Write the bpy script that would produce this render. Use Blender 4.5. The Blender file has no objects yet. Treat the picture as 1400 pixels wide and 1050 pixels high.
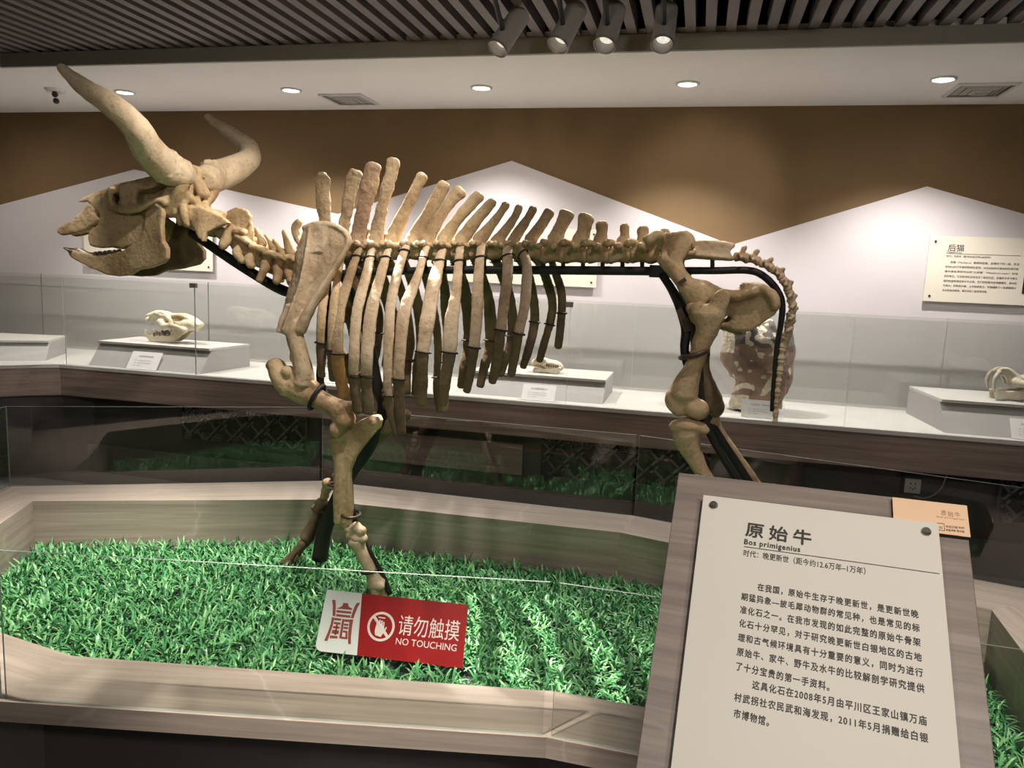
import bpy, bmesh, math, random
import numpy as np
from mathutils import Vector, Matrix, noise
random.seed(7); rng = np.random.default_rng(7)
C = bpy.context.scene.collection
SC = bpy.context.scene
PI = math.pi
R = math.radians

# ------------------------------------------------------------------ camera, world, lights, exposure
F = 1051.0; EYE = 1.58
PITCH, ROLL, YAW = R(8.2), R(2.4), R(13.3)
fwd = np.array([-math.sin(YAW)*math.cos(PITCH), math.cos(YAW)*math.cos(PITCH), -math.sin(PITCH)])
_r0 = np.array([math.cos(YAW), math.sin(YAW), 0.0]); _u0 = np.cross(_r0, fwd)
right = math.cos(ROLL)*_r0 + math.sin(ROLL)*_u0
upv = -math.sin(ROLL)*_r0 + math.cos(ROLL)*_u0
CAM = np.array([0, 0, EYE])
cd = bpy.data.cameras.new('camera'); cam = bpy.data.objects.new('camera', cd); C.objects.link(cam)
cd.sensor_width = 36; cd.lens = 36*F/1400; cd.clip_start = 0.05
m = Matrix(((right[0], upv[0], -fwd[0], 0), (right[1], upv[1], -fwd[1], 0), (right[2], upv[2], -fwd[2], EYE), (0, 0, 0, 1)))
cam.matrix_world = m
SC.camera = cam
SC.view_settings.view_transform = 'Standard'; SC.view_settings.look = 'None'
SC.view_settings.gamma = 1; SC.view_settings.exposure = 0.35
SC.cycles.use_denoising = True
SC.cycles.transparent_max_bounces = 32; SC.cycles.max_bounces = 10; SC.cycles.diffuse_bounces = 5
SC.cycles.caustics_reflective = False; SC.cycles.caustics_refractive = False
SC.cycles.sample_clamp_indirect = 4.0

w = bpy.data.worlds.new('world'); SC.world = w; w.use_nodes = True
w.node_tree.nodes['Background'].inputs[0].default_value = (1.0, 0.93, 0.85, 1)
w.node_tree.nodes['Background'].inputs[1].default_value = 0.02

def spot(name, loc, target, power, angle, blend=0.5, size=0.03, color=(1, 0.93, 0.82)):
    l = bpy.data.lights.new(name, 'SPOT'); l.energy = power; l.spot_size = R(angle); l.spot_blend = blend
    l.shadow_soft_size = size; l.color = color
    o = bpy.data.objects.new(name, l); C.objects.link(o); o.location = loc
    o.rotation_euler = (Vector(target)-Vector(loc)).to_track_quat('-Z', 'Y').to_euler()
    return o
WARM = (1, 0.90, 0.76)
# recessed downlights over the counter
DOWN = [(-4.10, 4.92), (-2.79, 4.93), (-1.45, 4.94), (-0.16, 4.92), (1.23, 4.90)]
for dx, dy in DOWN:
    spot('downlight_beam', (dx, dy, 2.72), (dx, dy+0.02, 0.8), 100, 112, 0.7, 0.03, (1, 0.94, 0.90))
# four track spots behind the skeleton, aimed down and forward
TRACK = [((-0.98, 3.66, 2.62), (-1.95, 2.25, 0.3), 200), ((-0.69, 3.62, 2.62), (-1.45, 2.3, 0.3), 60),
         ((-0.49, 3.64, 2.62), (-0.80, 2.2, 0.3), 50), ((-0.24, 3.66, 2.62), (-0.25, 2.1, 0.3), 90)]
for p, t, e in TRACK:
    d_ = (Vector(t)-Vector(p)).normalized(); spot('track_beam', Vector(p)+d_*0.068, t, e, 58, 0.6, 0.015, (1, 0.93, 0.82))
# unseen spots, no housings: some follow visible shadows and pools, the rest added (position, aim, power, angle, radius)
UNSEEN_SPOTS = [((-0.95, 2.30, 2.74), (-2.2, 2.85, 1.85), 95, 40, .025), ((-2.85, 2.45, 2.74), (-2.66, 2.84, 1.74), 42, 24, .03), ((-1.5, 3.42, 2.74), (-0.62, 2.45, 0.3), 1200, 27, .010), ((-0.72, 2.12, 2.74), (-1.30, 2.78, 1.4), 80, 50, .03),
         ((0.35, 2.3, 2.74), (0.0, 2.8, 1.5), 26, 55, .03), ((0.5, 0.2, 2.75), (0.22, 1.35, 0.95), 76, 50, .05),
         ((-2.0, 1.45, 2.74), (-2.15, 2.15, 0.3), 420, 50, .03), ((-0.75, 1.10, 2.74), (-0.75, 1.70, 0.4), 380, 36, .03),  # added to brighten the left turf and the front rim
         ((1.0, 1.7, 2.74), (1.15, 2.65, 0.4), 220, 32, .03), ((0.25, 3.5, 2.70), (-0.02, 5.57, 2.15), 50, 34, .03),
         ((-1.0, -0.4, 2.72), (-1.2, 2.2, 0.6), 34, 150, .12), ((1.2, -0.3, 2.72), (0.8, 2.2, 0.8), 60, 150, .12),  # wide fill lamps added to lift the room
         ((-5.4, 3.85, 2.62), (-5.4, 5.57, 0.95), 40, 96, .06), ((-3.6, 3.85, 2.62), (-3.6, 5.57, 0.95), 42, 96, .06), ((-1.3, 3.85, 2.62), (-1.3, 5.57, 0.95), 29, 96, .06), ((1.2, 3.85, 2.62), (1.2, 5.57, 0.95), 27, 96, .06)]  # unseen washers added to brighten the back wall
for p, t, e, a, r in UNSEEN_SPOTS:
    spot('unseen_beam', p, t, e, a, 0.8, r, (1, 0.91, 0.81))

# ------------------------------------------------------------------ pixel -> place helpers
def ray(px, py): return fwd + right*(px-700)/F - upv*(py-525)/F
def onz(px, py, z):
    d = ray(px, py); return CAM + d*(z-EYE)/d[2]
def ony(px, py, y):
    d = ray(px, py); return CAM + d*y/d[1]
def depth(p): return float((np.array(p)-CAM) @ fwd)
class Plane:
    def __init__(s, p0, u, v):
        s.p0 = np.array(p0, float); s.u = np.array(u, float)/np.linalg.norm(u); s.v = np.array(v, float)
        s.v = s.v - s.u*(s.v@s.u); s.v /= np.linalg.norm(s.v); s.n = np.cross(s.u, s.v)
        if s.n @ (CAM-s.p0) < 0: s.n = -s.n
    def hit(s, px, py):
        d = ray(px, py); q = CAM + d*((s.p0-CAM)@s.n)/(d@s.n) - s.p0
        return (float(q@s.u), float(q@s.v))
    def pt(s, a, b, h=0): return s.p0 + s.u*a + s.v*b + s.n*h

# ------------------------------------------------------------------ materials
def mat(name, color, rough=0.6, metal=0.0, var=0.0, scale=8.0, bump=0.0, bscale=60.0, stretch=(1, 1, 1), color2=None, detail=4, spec=0.5, coat=0.0, fmin=0.35, fmax=0.65, coords='Object'):
    m = bpy.data.materials.new(name); m.use_nodes = True
    nt = m.node_tree; b = nt.nodes['Principled BSDF']
    b.inputs['Roughness'].default_value = rough; b.inputs['Metallic'].default_value = metal
    b.inputs['Specular IOR Level'].default_value = spec; b.inputs['Coat Weight'].default_value = coat
    col = (*color, 1)
    tc = nt.nodes.new('ShaderNodeTexCoord'); mp = nt.nodes.new('ShaderNodeMapping'); mp.inputs['Scale'].default_value = stretch
    nt.links.new(tc.outputs[coords], mp.inputs[0])
    if var > 0 or color2:
        n = nt.nodes.new('ShaderNodeTexNoise'); n.inputs['Scale'].default_value = scale; n.inputs['Detail'].default_value = detail
        nt.links.new(mp.outputs[0], n.inputs['Vector'])
        rp = nt.nodes.new('ShaderNodeValToRGB'); rp.color_ramp.elements[0].position = fmin; rp.color_ramp.elements[1].position = fmax
        c2 = color2 or tuple(max(0, c*(1-var)) for c in color)
        rp.color_ramp.elements[0].color = (*c2, 1); rp.color_ramp.elements[1].color = col
        nt.links.new(n.outputs['Fac'], rp.inputs[0]); nt.links.new(rp.outputs[0], b.inputs['Base Color'])
    else:
        b.inputs['Base Color'].default_value = col
    if bump > 0:
        n2 = nt.nodes.new('ShaderNodeTexNoise'); n2.inputs['Scale'].default_value = bscale; n2.inputs['Detail'].default_value = 5
        nt.links.new(mp.outputs[0], n2.inputs['Vector'])
        bp = nt.nodes.new('ShaderNodeBump'); bp.inputs['Strength'].default_value = bump; bp.inputs['Distance'].default_value = 0.01
        nt.links.new(n2.outputs['Fac'], bp.inputs['Height']); nt.links.new(bp.outputs[0], b.inputs['Normal'])
    return m

def bone_mat(name, light, mid, dark, bump=0.5, bscale=70):
    m = bpy.data.materials.new(name); m.use_nodes = True; nt = m.node_tree; b = nt.nodes['Principled BSDF']
    b.inputs['Roughness'].default_value = 0.62; b.inputs['Specular IOR Level'].default_value = 0.35
    tc = nt.nodes.new('ShaderNodeTexCoord')
    n1 = nt.nodes.new('ShaderNodeTexNoise'); n1.inputs['Scale'].default_value = 5.5; n1.inputs['Detail'].default_value = 7; n1.inputs['Roughness'].default_value = 0.62
    nt.links.new(tc.outputs['Object'], n1.inputs['Vector'])
    rp = nt.nodes.new('ShaderNodeValToRGB'); e = rp.color_ramp.elements
    e[0].position = 0.32; e[0].color = (*dark, 1); e[1].position = 0.68; e[1].color = (*light, 1)
    x = e.new(0.5); x.color = (*mid, 1)
    nt.links.new(n1.outputs['Fac'], rp.inputs[0])
    n2 = nt.nodes.new('ShaderNodeTexNoise'); n2.inputs['Scale'].default_value = bscale; n2.inputs['Detail'].default_value = 6; n2.inputs['Roughness'].default_value = 0.65
    nt.links.new(tc.outputs['Object'], n2.inputs['Vector'])
    r2 = nt.nodes.new('ShaderNodeValToRGB'); r2.color_ramp.elements[0].position = 0.28; r2.color_ramp.elements[0].color = (0.45, 0.40, 0.33, 1)
    r2.color_ramp.elements[1].position = 0.46; r2.color_ramp.elements[1].color = (1, 1, 1, 1)
    nt.links.new(n2.outputs['Fac'], r2.inputs[0])
    mx = nt.nodes.new('ShaderNodeMix'); mx.data_type = 'RGBA'; mx.blend_type = 'MULTIPLY'; mx.inputs[0].default_value = 0.75
    nt.links.new(rp.outputs[0], mx.inputs[6]); nt.links.new(r2.outputs[0], mx.inputs[7]); nt.links.new(mx.outputs[2], b.inputs['Base Color'])
    bp = nt.nodes.new('ShaderNodeBump'); bp.inputs['Strength'].default_value = bump; bp.inputs['Distance'].default_value = 0.006
    nt.links.new(n2.outputs['Fac'], bp.inputs['Height']); nt.links.new(bp.outputs[0], b.inputs['Normal'])
    return m

def stone_mat(name, c1, c2, rough=0.35, vein=0.3):
    """grey-brown wood-grain marble, grain along UV.u"""
    m = bpy.data.materials.new(name); m.use_nodes = True; nt = m.node_tree; b = nt.nodes['Principled BSDF']
    b.inputs['Roughness'].default_value = rough
    tc = nt.nodes.new('ShaderNodeTexCoord'); mp = nt.nodes.new('ShaderNodeMapping'); mp.inputs['Scale'].default_value = (1.3, 38, 1)
    nt.links.new(tc.outputs['UV'], mp.inputs[0])
    n = nt.nodes.new('ShaderNodeTexNoise'); n.inputs['Scale'].default_value = 1.0; n.inputs['Detail'].default_value = 7; n.inputs['Distortion'].default_value = 0.5
    n.inputs['Roughness'].default_value = 0.65
    nt.links.new(mp.outputs[0], n.inputs['Vector'])
    rp = nt.nodes.new('ShaderNodeValToRGB'); rp.color_ramp.elements[0].position = 0.33; rp.color_ramp.elements[1].position = 0.68
    rp.color_ramp.elements[0].color = (*c2, 1); rp.color_ramp.elements[1].color = (*c1, 1)
    nt.links.new(n.outputs['Fac'], rp.inputs[0])
    mp3 = nt.nodes.new('ShaderNodeMapping'); mp3.inputs['Scale'].default_value = (1.0, 1.0, 1)
    nt.links.new(tc.outputs['UV'], mp3.inputs[0])
    vo = nt.nodes.new('ShaderNodeTexVoronoi'); vo.feature = 'DISTANCE_TO_EDGE'; vo.inputs['Scale'].default_value = 0.55
    n3 = nt.nodes.new('ShaderNodeTexNoise'); n3.inputs['Scale'].default_value = 5; n3.inputs['Detail'].default_value = 4
    nt.links.new(tc.outputs['UV'], n3.inputs['Vector'])
    ad = nt.nodes.new('ShaderNodeMix'); ad.data_type = 'RGBA'; ad.inputs[0].default_value = 0.12
    nt.links.new(mp3.outputs[0], ad.inputs[6]); nt.links.new(n3.outputs['Color'], ad.inputs[7]); nt.links.new(ad.outputs[2], vo.inputs['Vector'])
    r3 = nt.nodes.new('ShaderNodeValToRGB'); r3.color_ramp.elements[0].position = 0.0; r3.color_ramp.elements[0].color = (vein, vein, vein, 1)
    r3.color_ramp.elements[1].position = 0.004; r3.color_ramp.elements[1].color = (0, 0, 0, 1)
    nt.links.new(vo.outputs['Distance'], r3.inputs[0])
    mx = nt.nodes.new('ShaderNodeMix'); mx.data_type = 'RGBA'
    nt.links.new(r3.outputs[0], mx.inputs[0]); nt.links.new(rp.outputs[0], mx.inputs[6]); mx.inputs[7].default_value = (0.62, 0.56, 0.49, 1)
    nt.links.new(mx.outputs[2], b.inputs['Base Color'])
    return m

def glass_mat(name, tint=(0.945, 0.955, 0.94), refl=1.0, rough=0.0):
    m = bpy.data.materials.new(name); m.use_nodes = True; nt = m.node_tree; nt.nodes.clear()
    out = nt.nodes.new('ShaderNodeOutputMaterial'); t = nt.nodes.new('ShaderNodeBsdfTransparent'); t.inputs[0].default_value = (*tint, 1)
    g = nt.nodes.new('ShaderNodeBsdfGlossy'); g.inputs['Roughness'].default_value = rough; g.inputs['Color'].default_value = (refl, refl, refl, 1)
    fr = nt.nodes.new('ShaderNodeFresnel'); fr.inputs['IOR'].default_value = 1.5
    ge = nt.nodes.new('ShaderNodeNewGeometry'); ma = nt.nodes.new('ShaderNodeMath'); ma.operation = 'MULTIPLY_ADD'   # same Fresnel on both faces of the sheet
    ma.inputs[1].default_value = -(1.5-1/1.5); ma.inputs[2].default_value = 1.5
    nt.links.new(ge.outputs['Backfacing'], ma.inputs[0]); nt.links.new(ma.outputs[0], fr.inputs['IOR'])
    mx = nt.nodes.new('ShaderNodeMixShader')
    nt.links.new(fr.outputs[0], mx.inputs[0]); nt.links.new(t.outputs[0], mx.inputs[1]); nt.links.new(g.outputs[0], mx.inputs[2]); nt.links.new(mx.outputs[0], out.inputs[0])
    return m

def emis(name, color, s):
    m = bpy.data.materials.new(name); m.use_nodes = True; nt = m.node_tree; b = nt.nodes['Principled BSDF']
    b.inputs['Base Color'].default_value = (0.8, 0.8, 0.8, 1); b.inputs['Emission Color'].default_value = (*color, 1); b.inputs['Emission Strength'].default_value = s
    return m

M = {}
M['bone'] = bone_mat('fossil_bone', (0.60, 0.45, 0.27), (0.47, 0.34, 0.19), (0.26, 0.165, 0.085), 0.7)
M['bone_pale'] = bone_mat('pale_fossil_bone', (0.66, 0.53, 0.37), (0.54, 0.41, 0.27), (0.34, 0.23, 0.13), 0.6, 60)
M['bone_rough'] = bone_mat('rough_fossil_bone', (0.52, 0.39, 0.24), (0.37, 0.265, 0.155), (0.19, 0.125, 0.07), 1.0, 95)
M['bone_red'] = bone_mat('reddish_fossil_bone', (0.44, 0.30, 0.19), (0.33, 0.215, 0.13), (0.19, 0.12, 0.07), 0.9, 80)
M['bone_restored_shaded'] = bone_mat('restored_shaded_bone', (0.22, 0.155, 0.088), (0.165, 0.113, 0.065), (0.095, 0.062, 0.036), 0.25, 50)  # restored rib ends; also stands in for shade on far-side bones
M['bone_orange'] = bone_mat('orange_bone', (0.55, 0.33, 0.13), (0.45, 0.25, 0.09), (0.33, 0.17, 0.06), 0.3, 50)
M['horn'] = bone_mat('horn_core', (0.66, 0.54, 0.39), (0.58, 0.46, 0.31), (0.40, 0.29, 0.18), 0.6, 55)
M['tooth'] = mat('tooth', (0.22, 0.16, 0.10), 0.4, var=0.5, scale=40)
M['tooth_white'] = mat('white_tooth', (0.80, 0.76, 0.66), 0.4, var=0.1, scale=30)
M['steel'] = mat('black_steel', (0.010, 0.008, 0.007), 0.65, 0.0, var=0.3, scale=20, bump=0.1, bscale=200)
M['wire'] = mat('dark_clamp', (0.05, 0.04, 0.035), 0.4, 0.6, var=0.2, scale=30)
M['brown_clamp'] = mat('brown_clamp', (0.09, 0.05, 0.035), 0.45, 0.2, var=0.2, scale=30)
M['skull_white'] = bone_mat('cast_skull', (0.84, 0.79, 0.64), (0.78, 0.70, 0.52), (0.50, 0.40, 0.24), 0.35, 80)
M['skull_grey'] = bone_mat('grey_cast_skull', (0.72, 0.68, 0.58), (0.60, 0.54, 0.44), (0.34, 0.28, 0.20), 0.4, 80)
M['wall_brown'] = mat('brown_paint', (0.175, 0.108, 0.045), 0.75, var=0.13, scale=2.2, bump=0.04, bscale=300)
M['wall_pale'] = mat('pale_lilac_paint', (0.60, 0.565, 0.575), 0.8, var=0.03, scale=2, bump=0.03, bscale=300)
M['soffit'] = mat('white_plaster', (0.90, 0.86, 0.83), 0.85, var=0.03, scale=2, bump=0.02, bscale=300)
M['fascia_grey'] = mat('grey_fascia_paint', (0.26, 0.24, 0.205), 0.7, var=0.08, scale=3)
M['slat'] = mat('charcoal_slat', (0.15, 0.127, 0.124), 0.5, var=0.2, scale=6, stretch=(1, 0.1, 1))
M['black'] = mat('ceiling_black', (0.010, 0.008, 0.007), 0.9, var=0.2, scale=4)
M['dark_wall'] = mat('dim_gallery_paint', (0.10, 0.085, 0.075), 0.8, var=0.1, scale=3)
M['floor'] = mat('polished_floor', (0.16, 0.155, 0.15), 0.25, var=0.15, scale=3)
M['stone'] = stone_mat('grain_marble', (0.43, 0.365, 0.31), (0.27, 0.225, 0.19), 0.35, 0.25)
M['stone_dark'] = stone_mat('grain_marble_counter', (0.34, 0.265, 0.22), (0.18, 0.135, 0.112), 0.4, 0.0)
M['stone_lectern'] = stone_mat('grain_marble_lectern', (0.31, 0.255, 0.225), (0.17, 0.135, 0.118), 0.45, 0.12)
M['dark_base'] = mat('dark_plinth', (0.060, 0.052, 0.047), 0.5, var=0.2, scale=5)
M['lattice'] = mat('dark_lattice', (0.15, 0.14, 0.13), 0.5, 0.1, var=0.2, scale=15)
M['counter_white'] = mat('counter_white', (0.60, 0.585, 0.555), 0.55, var=0.03, scale=4)
M['riser'] = mat('riser_grey', (0.44, 0.425, 0.415), 0.7, var=0.03, scale=5)
M['glass'] = glass_mat('clear_pane')
M['glass_edge'] = mat('pane_edge', (0.30, 0.36, 0.32), 0.3, var=0.1, scale=10)
M['clip'] = mat('clip_grey', (0.17, 0.155, 0.14), 0.45, 0.3, var=0.1, scale=20)
M['card'] = mat('white_card', (0.88, 0.86, 0.86), 0.6, var=0.02, scale=10)
M['ink'] = mat('dark_ink', (0.045, 0.038, 0.032), 0.6, var=0.1, scale=30)
M['ink_grey'] = mat('grey_ink', (0.22, 0.20, 0.19), 0.6, var=0.1, scale=30)
M['ink_brown'] = mat('brown_ink', (0.42, 0.25, 0.15), 0.6, var=0.1, scale=30)
M['plate'] = mat('frosted_plate', (0.69, 0.66, 0.595), 0.6, var=0.03, scale=4)
M['panel'] = mat('cream_panel', (0.74, 0.69, 0.58), 0.4, var=0.03, scale=4)
M['pewter'] = mat('pewter_stud', (0.30, 0.28, 0.26), 0.3, 0.9, var=0.1, scale=20)
M['peach'] = mat('peach_card', (0.84, 0.58, 0.38), 0.5, var=0.03, scale=8)
M['card_side'] = mat('brown_card_edge', (0.06, 0.035, 0.022), 0.6, var=0.1, scale=10)
M['red'] = mat('sign_red', (0.36, 0.012, 0.014), 0.3, var=0.08, scale=6, coat=0.2)
M['sign_white'] = mat('sign_white', (0.78, 0.80, 0.80), 0.3, var=0.02, scale=6, coat=0.2)
M['emblem'] = mat('emblem_red', (0.33, 0.07, 0.055), 0.4, var=0.1, scale=10)
M['letter_white'] = mat('letter_white', (0.86, 0.76, 0.72), 0.4, var=0.03, scale=10)
M['soil'] = mat('turf_backing', (0.010, 0.035, 0.016), 0.9, var=0.4, scale=30)
M['plastic_white'] = mat('socket_plastic', (0.50, 0.50, 0.48), 0.4, var=0.03, scale=10)
M['plastic_dark'] = mat('dark_plastic', (0.02, 0.02, 0.02), 0.4, var=0.1, scale=10)
M['cable'] = mat('cable_grey', (0.30, 0.28, 0.26), 0.5, var=0.1, scale=10)
M['spot_body'] = mat('spot_grey', (0.42, 0.40, 0.38), 0.5, 0.0, var=0.08, scale=10)
M['lens'] = emis('lamp_lens', (1, 0.93, 0.85), 14.0)
M['spot_lens'] = emis('spot_reflector', (1, 0.93, 0.82), 0.55)
M['trim_white'] = mat('white_trim', (0.70, 0.68, 0.66), 0.4, var=0.02, scale=10)
M['vent_grey'] = mat('vent_grey', (0.40, 0.37, 0.34), 0.6, var=0.05, scale=10)

# ------------------------------------------------------------------ mesh helpers
def link(name, me, material, parent=None):
    o = bpy.data.objects.new(name, me); C.objects.link(o)
    if material is not None:
        for mm in (material if isinstance(material, (list, tuple)) else [material]): me.materials.append(mm)
    if parent is not None: o.parent = parent; o.matrix_parent_inverse = parent.matrix_world.inverted()
    return o
def obj(name, bm, material, parent=None, smooth=False):
    bmesh.ops.recalc_face_normals(bm, faces=bm.faces)
    me = bpy.data.meshes.new(name); bm.to_mesh(me); bm.free()
    if smooth: me.shade_smooth()
    return link(name, me, material, parent)
def pivot(o):
    """put a one-mesh thing's origin at the bottom centre of its mesh"""
    me = o.data; n = len(me.vertices); co = np.empty(n*3); me.vertices.foreach_get('co', co); co = co.reshape(-1, 3)
    c = (co.min(0)+co.max(0))/2; c[2] = co[:, 2].min()
    co -= c; me.vertices.foreach_set('co', co.ravel()); o.location = Vector(o.location)+Vector(c); me.update()
def tag(o, label, cat, group=None, kind=None):
    o['label'] = label; o['category'] = cat
    if group: o['group'] = group
    if kind: o['kind'] = kind
    return o
def struct(o): o['kind'] = 'structure'; return o
def thing(name, loc, label, cat, group=None):
    o = bpy.data.objects.new(name, None); C.objects.link(o); o.location = Vector(loc); o.empty_display_size = 0.1
    bpy.context.view_layer.update()
    o.matrix_world = Matrix.Translation(Vector(loc))
    return tag(o, label, cat, group)
def box(bm, lo, hi):
    x0, y0, z0 = lo; x1, y1, z1 = hi
    v = [bm.verts.new(p) for p in ((x0, y0, z0), (x1, y0, z0), (x1, y1, z0), (x0, y1, z0), (x0, y0, z1), (x1, y0, z1), (x1, y1, z1), (x0, y1, z1))]
    fs = []
    for f in ((3, 2, 1, 0), (4, 5, 6, 7), (0, 1, 5, 4), (1, 2, 6, 5), (2, 3, 7, 6), (3, 0, 4, 7)): fs.append(bm.faces.new([v[i] for i in f]))
    return v
def hexa(bm, p):
    v = [bm.verts.new(tuple(q)) for q in p]
    return [bm.faces.new([v[i] for i in f]) for f in ((3, 2, 1, 0), (4, 5, 6, 7), (0, 1, 5, 4), (1, 2, 6, 5), (2, 3, 7, 6), (3, 0, 4, 7))]
def prism(bm, top, offs):
    """closed prism: polygon of 3-D points and the same polygon moved by offs"""
    a = [bm.verts.new(tuple(p)) for p in top]; offs = np.array(offs)
    b = [bm.verts.new(tuple(np.array(p)+(offs if offs.ndim == 1 else offs[i]))) for i, p in enumerate(top)]
    fs = [bm.faces.new(a), bm.faces.new(b[::-1])]
    for i in range(len(a)):
        j = (i+1) % len(a); fs.append(bm.faces.new((a[j], a[i], b[i], b[j])))
    return fs
def cyl(bm, p0, p1, r0, r1=None, seg=20, cap=True):
    p0 = np.array(p0, float); p1 = np.array(p1, float); r1 = r0 if r1 is None else r1
    t = p1-p0; t /= np.linalg.norm(t); a = np.cross(t, [0.3, 0.9, 0.2] if abs(t[1]) < 0.9 else [1, 0, 0]); a /= np.linalg.norm(a); b = np.cross(t, a)
    A = [bm.verts.new(tuple(p0+r0*(math.cos(2*PI*i/seg)*a+math.sin(2*PI*i/seg)*b))) for i in range(seg)]
    B = [bm.verts.new(tuple(p1+r1*(math.cos(2*PI*i/seg)*a+math.sin(2*PI*i/seg)*b))) for i in range(seg)]
    for i in range(seg):
        j = (i+1) % seg; bm.faces.new((A[i], A[j], B[j], B[i]))
    if cap: bm.faces.new(A[::-1]); bm.faces.new(B)
def torus(bm, c, n, R0, r0, seg=24, s2=8, sc=(1, 1), ref=(0, 1, 0)):
    n = np.array(n, float); n /= np.linalg.norm(n); a = np.array(ref, float); a -= n*(a@n); a /= np.linalg.norm(a); b = np.cross(n, a); rings = []
    for i in range(seg):
        th = 2*PI*i/seg; d = math.cos(th)*a*sc[0]+math.sin(th)*b*sc[1]; p = np.array(c)+R0*d; dn = d/np.linalg.norm(d)
        rings.append([bm.verts.new(tuple(p+r0*(math.cos(2*PI*k/s2)*dn+math.sin(2*PI*k/s2)*n))) for k in range(s2)])
    for i in range(seg):
        for k in range(s2):
            bm.faces.new((rings[i][k], rings[(i+1) % seg][k], rings[(i+1) % seg][(k+1) % s2], rings[i][(k+1) % s2]))
def ball(bm, c, r, seg=16):
    r = np.array([r, r, r] if np.isscalar(r) else r, float)
    g = bmesh.ops.create_uvsphere(bm, u_segments=seg, v_segments=max(8, seg//2), radius=1)
    for v in g['verts']: v.co = Vector((c[0]+v.co.x*r[0], c[1]+v.co.y*r[1], c[2]+v.co.z*r[2]))
def catmull(P, n):
    P = np.array(P, float); out = []
    for i in range(len(P)-1):
        p0 = P[i-1] if i > 0 else 2*P[0]-P[1]; p1 = P[i]; p2 = P[i+1]; p3 = P[i+2] if i+2 < len(P) else 2*P[-1]-P[-2]
        for k in range(n):
            t = k/n; out.append(0.5*((2*p1)+(-p0+p2)*t+(2*p0-5*p1+4*p2-p3)*t*t+(-p0+3*p1-3*p2+p3)*t**3))
    out.append(P[-1]); return np.array(out)
def tube(bm, pts, seg=14, sub=5, ref=(0, 1, 0), roundcap=True):
    """pts: rows (x,y,z,ra,rb): ra = radius across the path in the XZ picture plane, rb = radius along ref"""
    P = catmull(pts, sub) if len(pts) > 2 or sub > 1 else np.array(pts, float)
    if roundcap:
        t0 = P[0, :3]-P[1, :3]; t0 /= np.linalg.norm(t0)+1e-9; t1 = P[-1, :3]-P[-2, :3]; t1 /= np.linalg.norm(t1)+1e-9
        a = P[0].copy(); a[:3] += t0*min(a[3], a[4])*0.6; a[3:] *= 0.55
        b = P[-1].copy(); b[:3] += t1*min(b[3], b[4])*0.6; b[3:] *= 0.55
        P = np.vstack([a, P, b])
    rings = []; ref = np.array(ref, float)
    for i in range(len(P)):
        t = P[min(i+1, len(P)-1), :3]-P[max(i-1, 0), :3]; t /= np.linalg.norm(t)+1e-9
        b = ref-t*(ref@t)
        if np.linalg.norm(b) < 0.15: b = np.array([1, 0, 0])-t*t[0]
        b /= np.linalg.norm(b); a = np.cross(t, b)
        rings.append([bm.verts.new(tuple(P[i, :3]+max(P[i, 3], 5e-4)*math.cos(2*PI*k/seg)*a+max(P[i, 4], 5e-4)*math.sin(2*PI*k/seg)*b)) for k in range(seg)])
    for i in range(len(rings)-1):
        for k in range(seg): bm.faces.new((rings[i][k], rings[i][(k+1) % seg], rings[i+1][(k+1) % seg], rings[i+1][k]))
    bm.faces.new(rings[0][::-1]); bm.faces.new(rings[-1])
def hull(bm, pts):
    v = [bm.verts.new(tuple(p)) for p in pts]
    g = bmesh.ops.convex_hull(bm, input=v)
    bmesh.ops.delete(bm, geom=[x for x in set(g['geom_interior']) | set(g['geom_unused']) if isinstance(x, bmesh.types.BMVert)], context='VERTS')
def fuse(name, bm, material, parent=None, voxel=0.005, smooth=4, amp=0.0012, freq=45, split=None):
    """melt the closed pieces of bm into one organic surface with a pitted skin"""
    bmesh.ops.recalc_face_normals(bm, faces=bm.faces)
    me = bpy.data.meshes.new(name); bm.to_mesh(me); bm.free()
    o = bpy.data.objects.new('tmp', me); C.objects.link(o)
    rm = o.modifiers.new('r', 'REMESH'); rm.mode = 'VOXEL'; rm.voxel_size = voxel
    if smooth: sm = o.modifiers.new('s', 'SMOOTH'); sm.iterations = smooth; sm.factor = 0.5
    dg = bpy.context.evaluated_depsgraph_get(); me2 = bpy.data.meshes.new_from_object(o.evaluated_get(dg))
    bpy.data.objects.remove(o); bpy.data.meshes.remove(me)
    n = len(me2.vertices); co = np.empty(n*3, 'f'); no = np.empty(n*3, 'f')
    me2.vertices.foreach_get('co', co); me2.vertex_normals.foreach_get('vector', no); co = co.reshape(-1, 3); no = no.reshape(-1, 3)
    if amp:
        d = np.array([noise.fractal(Vector(c)*freq, 1.0, 2.0, 3) for c in co])
        d2 = np.array([noise.noise(Vector(c)*14) for c in co])
        co = co+no*(d*amp+d2*amp*1.6)[:, None]
        me2.vertices.foreach_set('co', co.astype('f').ravel())
    me2.name = name; me2.materials.clear()
    mats = material if isinstance(material, (list, tuple)) else [material]
    if split is not None and len(mats) > 1:
        nf = len(me2.polygons); ctr = np.empty(nf*3, 'f'); me2.polygons.foreach_get('center', ctr)
        me2.polygons.foreach_set('material_index', np.array([split(c) for c in ctr.reshape(-1, 3)], 'i'))
    me2.shade_smooth(); me2.update()
    return link(name, me2, list(mats), parent)
def mirror_bm(bm, y0):
    b2 = bm.copy()
    for v in b2.verts: v.co.y = 2*y0-v.co.y
    bmesh.ops.reverse_faces(b2, faces=b2.faces); return b2
def both(bm, y0):
    b2 = mirror_bm(bm, y0); me = bpy.data.meshes.new('t'); b2.to_mesh(me); b2.free(); bm.from_mesh(me); bpy.data.meshes.remove(me)
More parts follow.
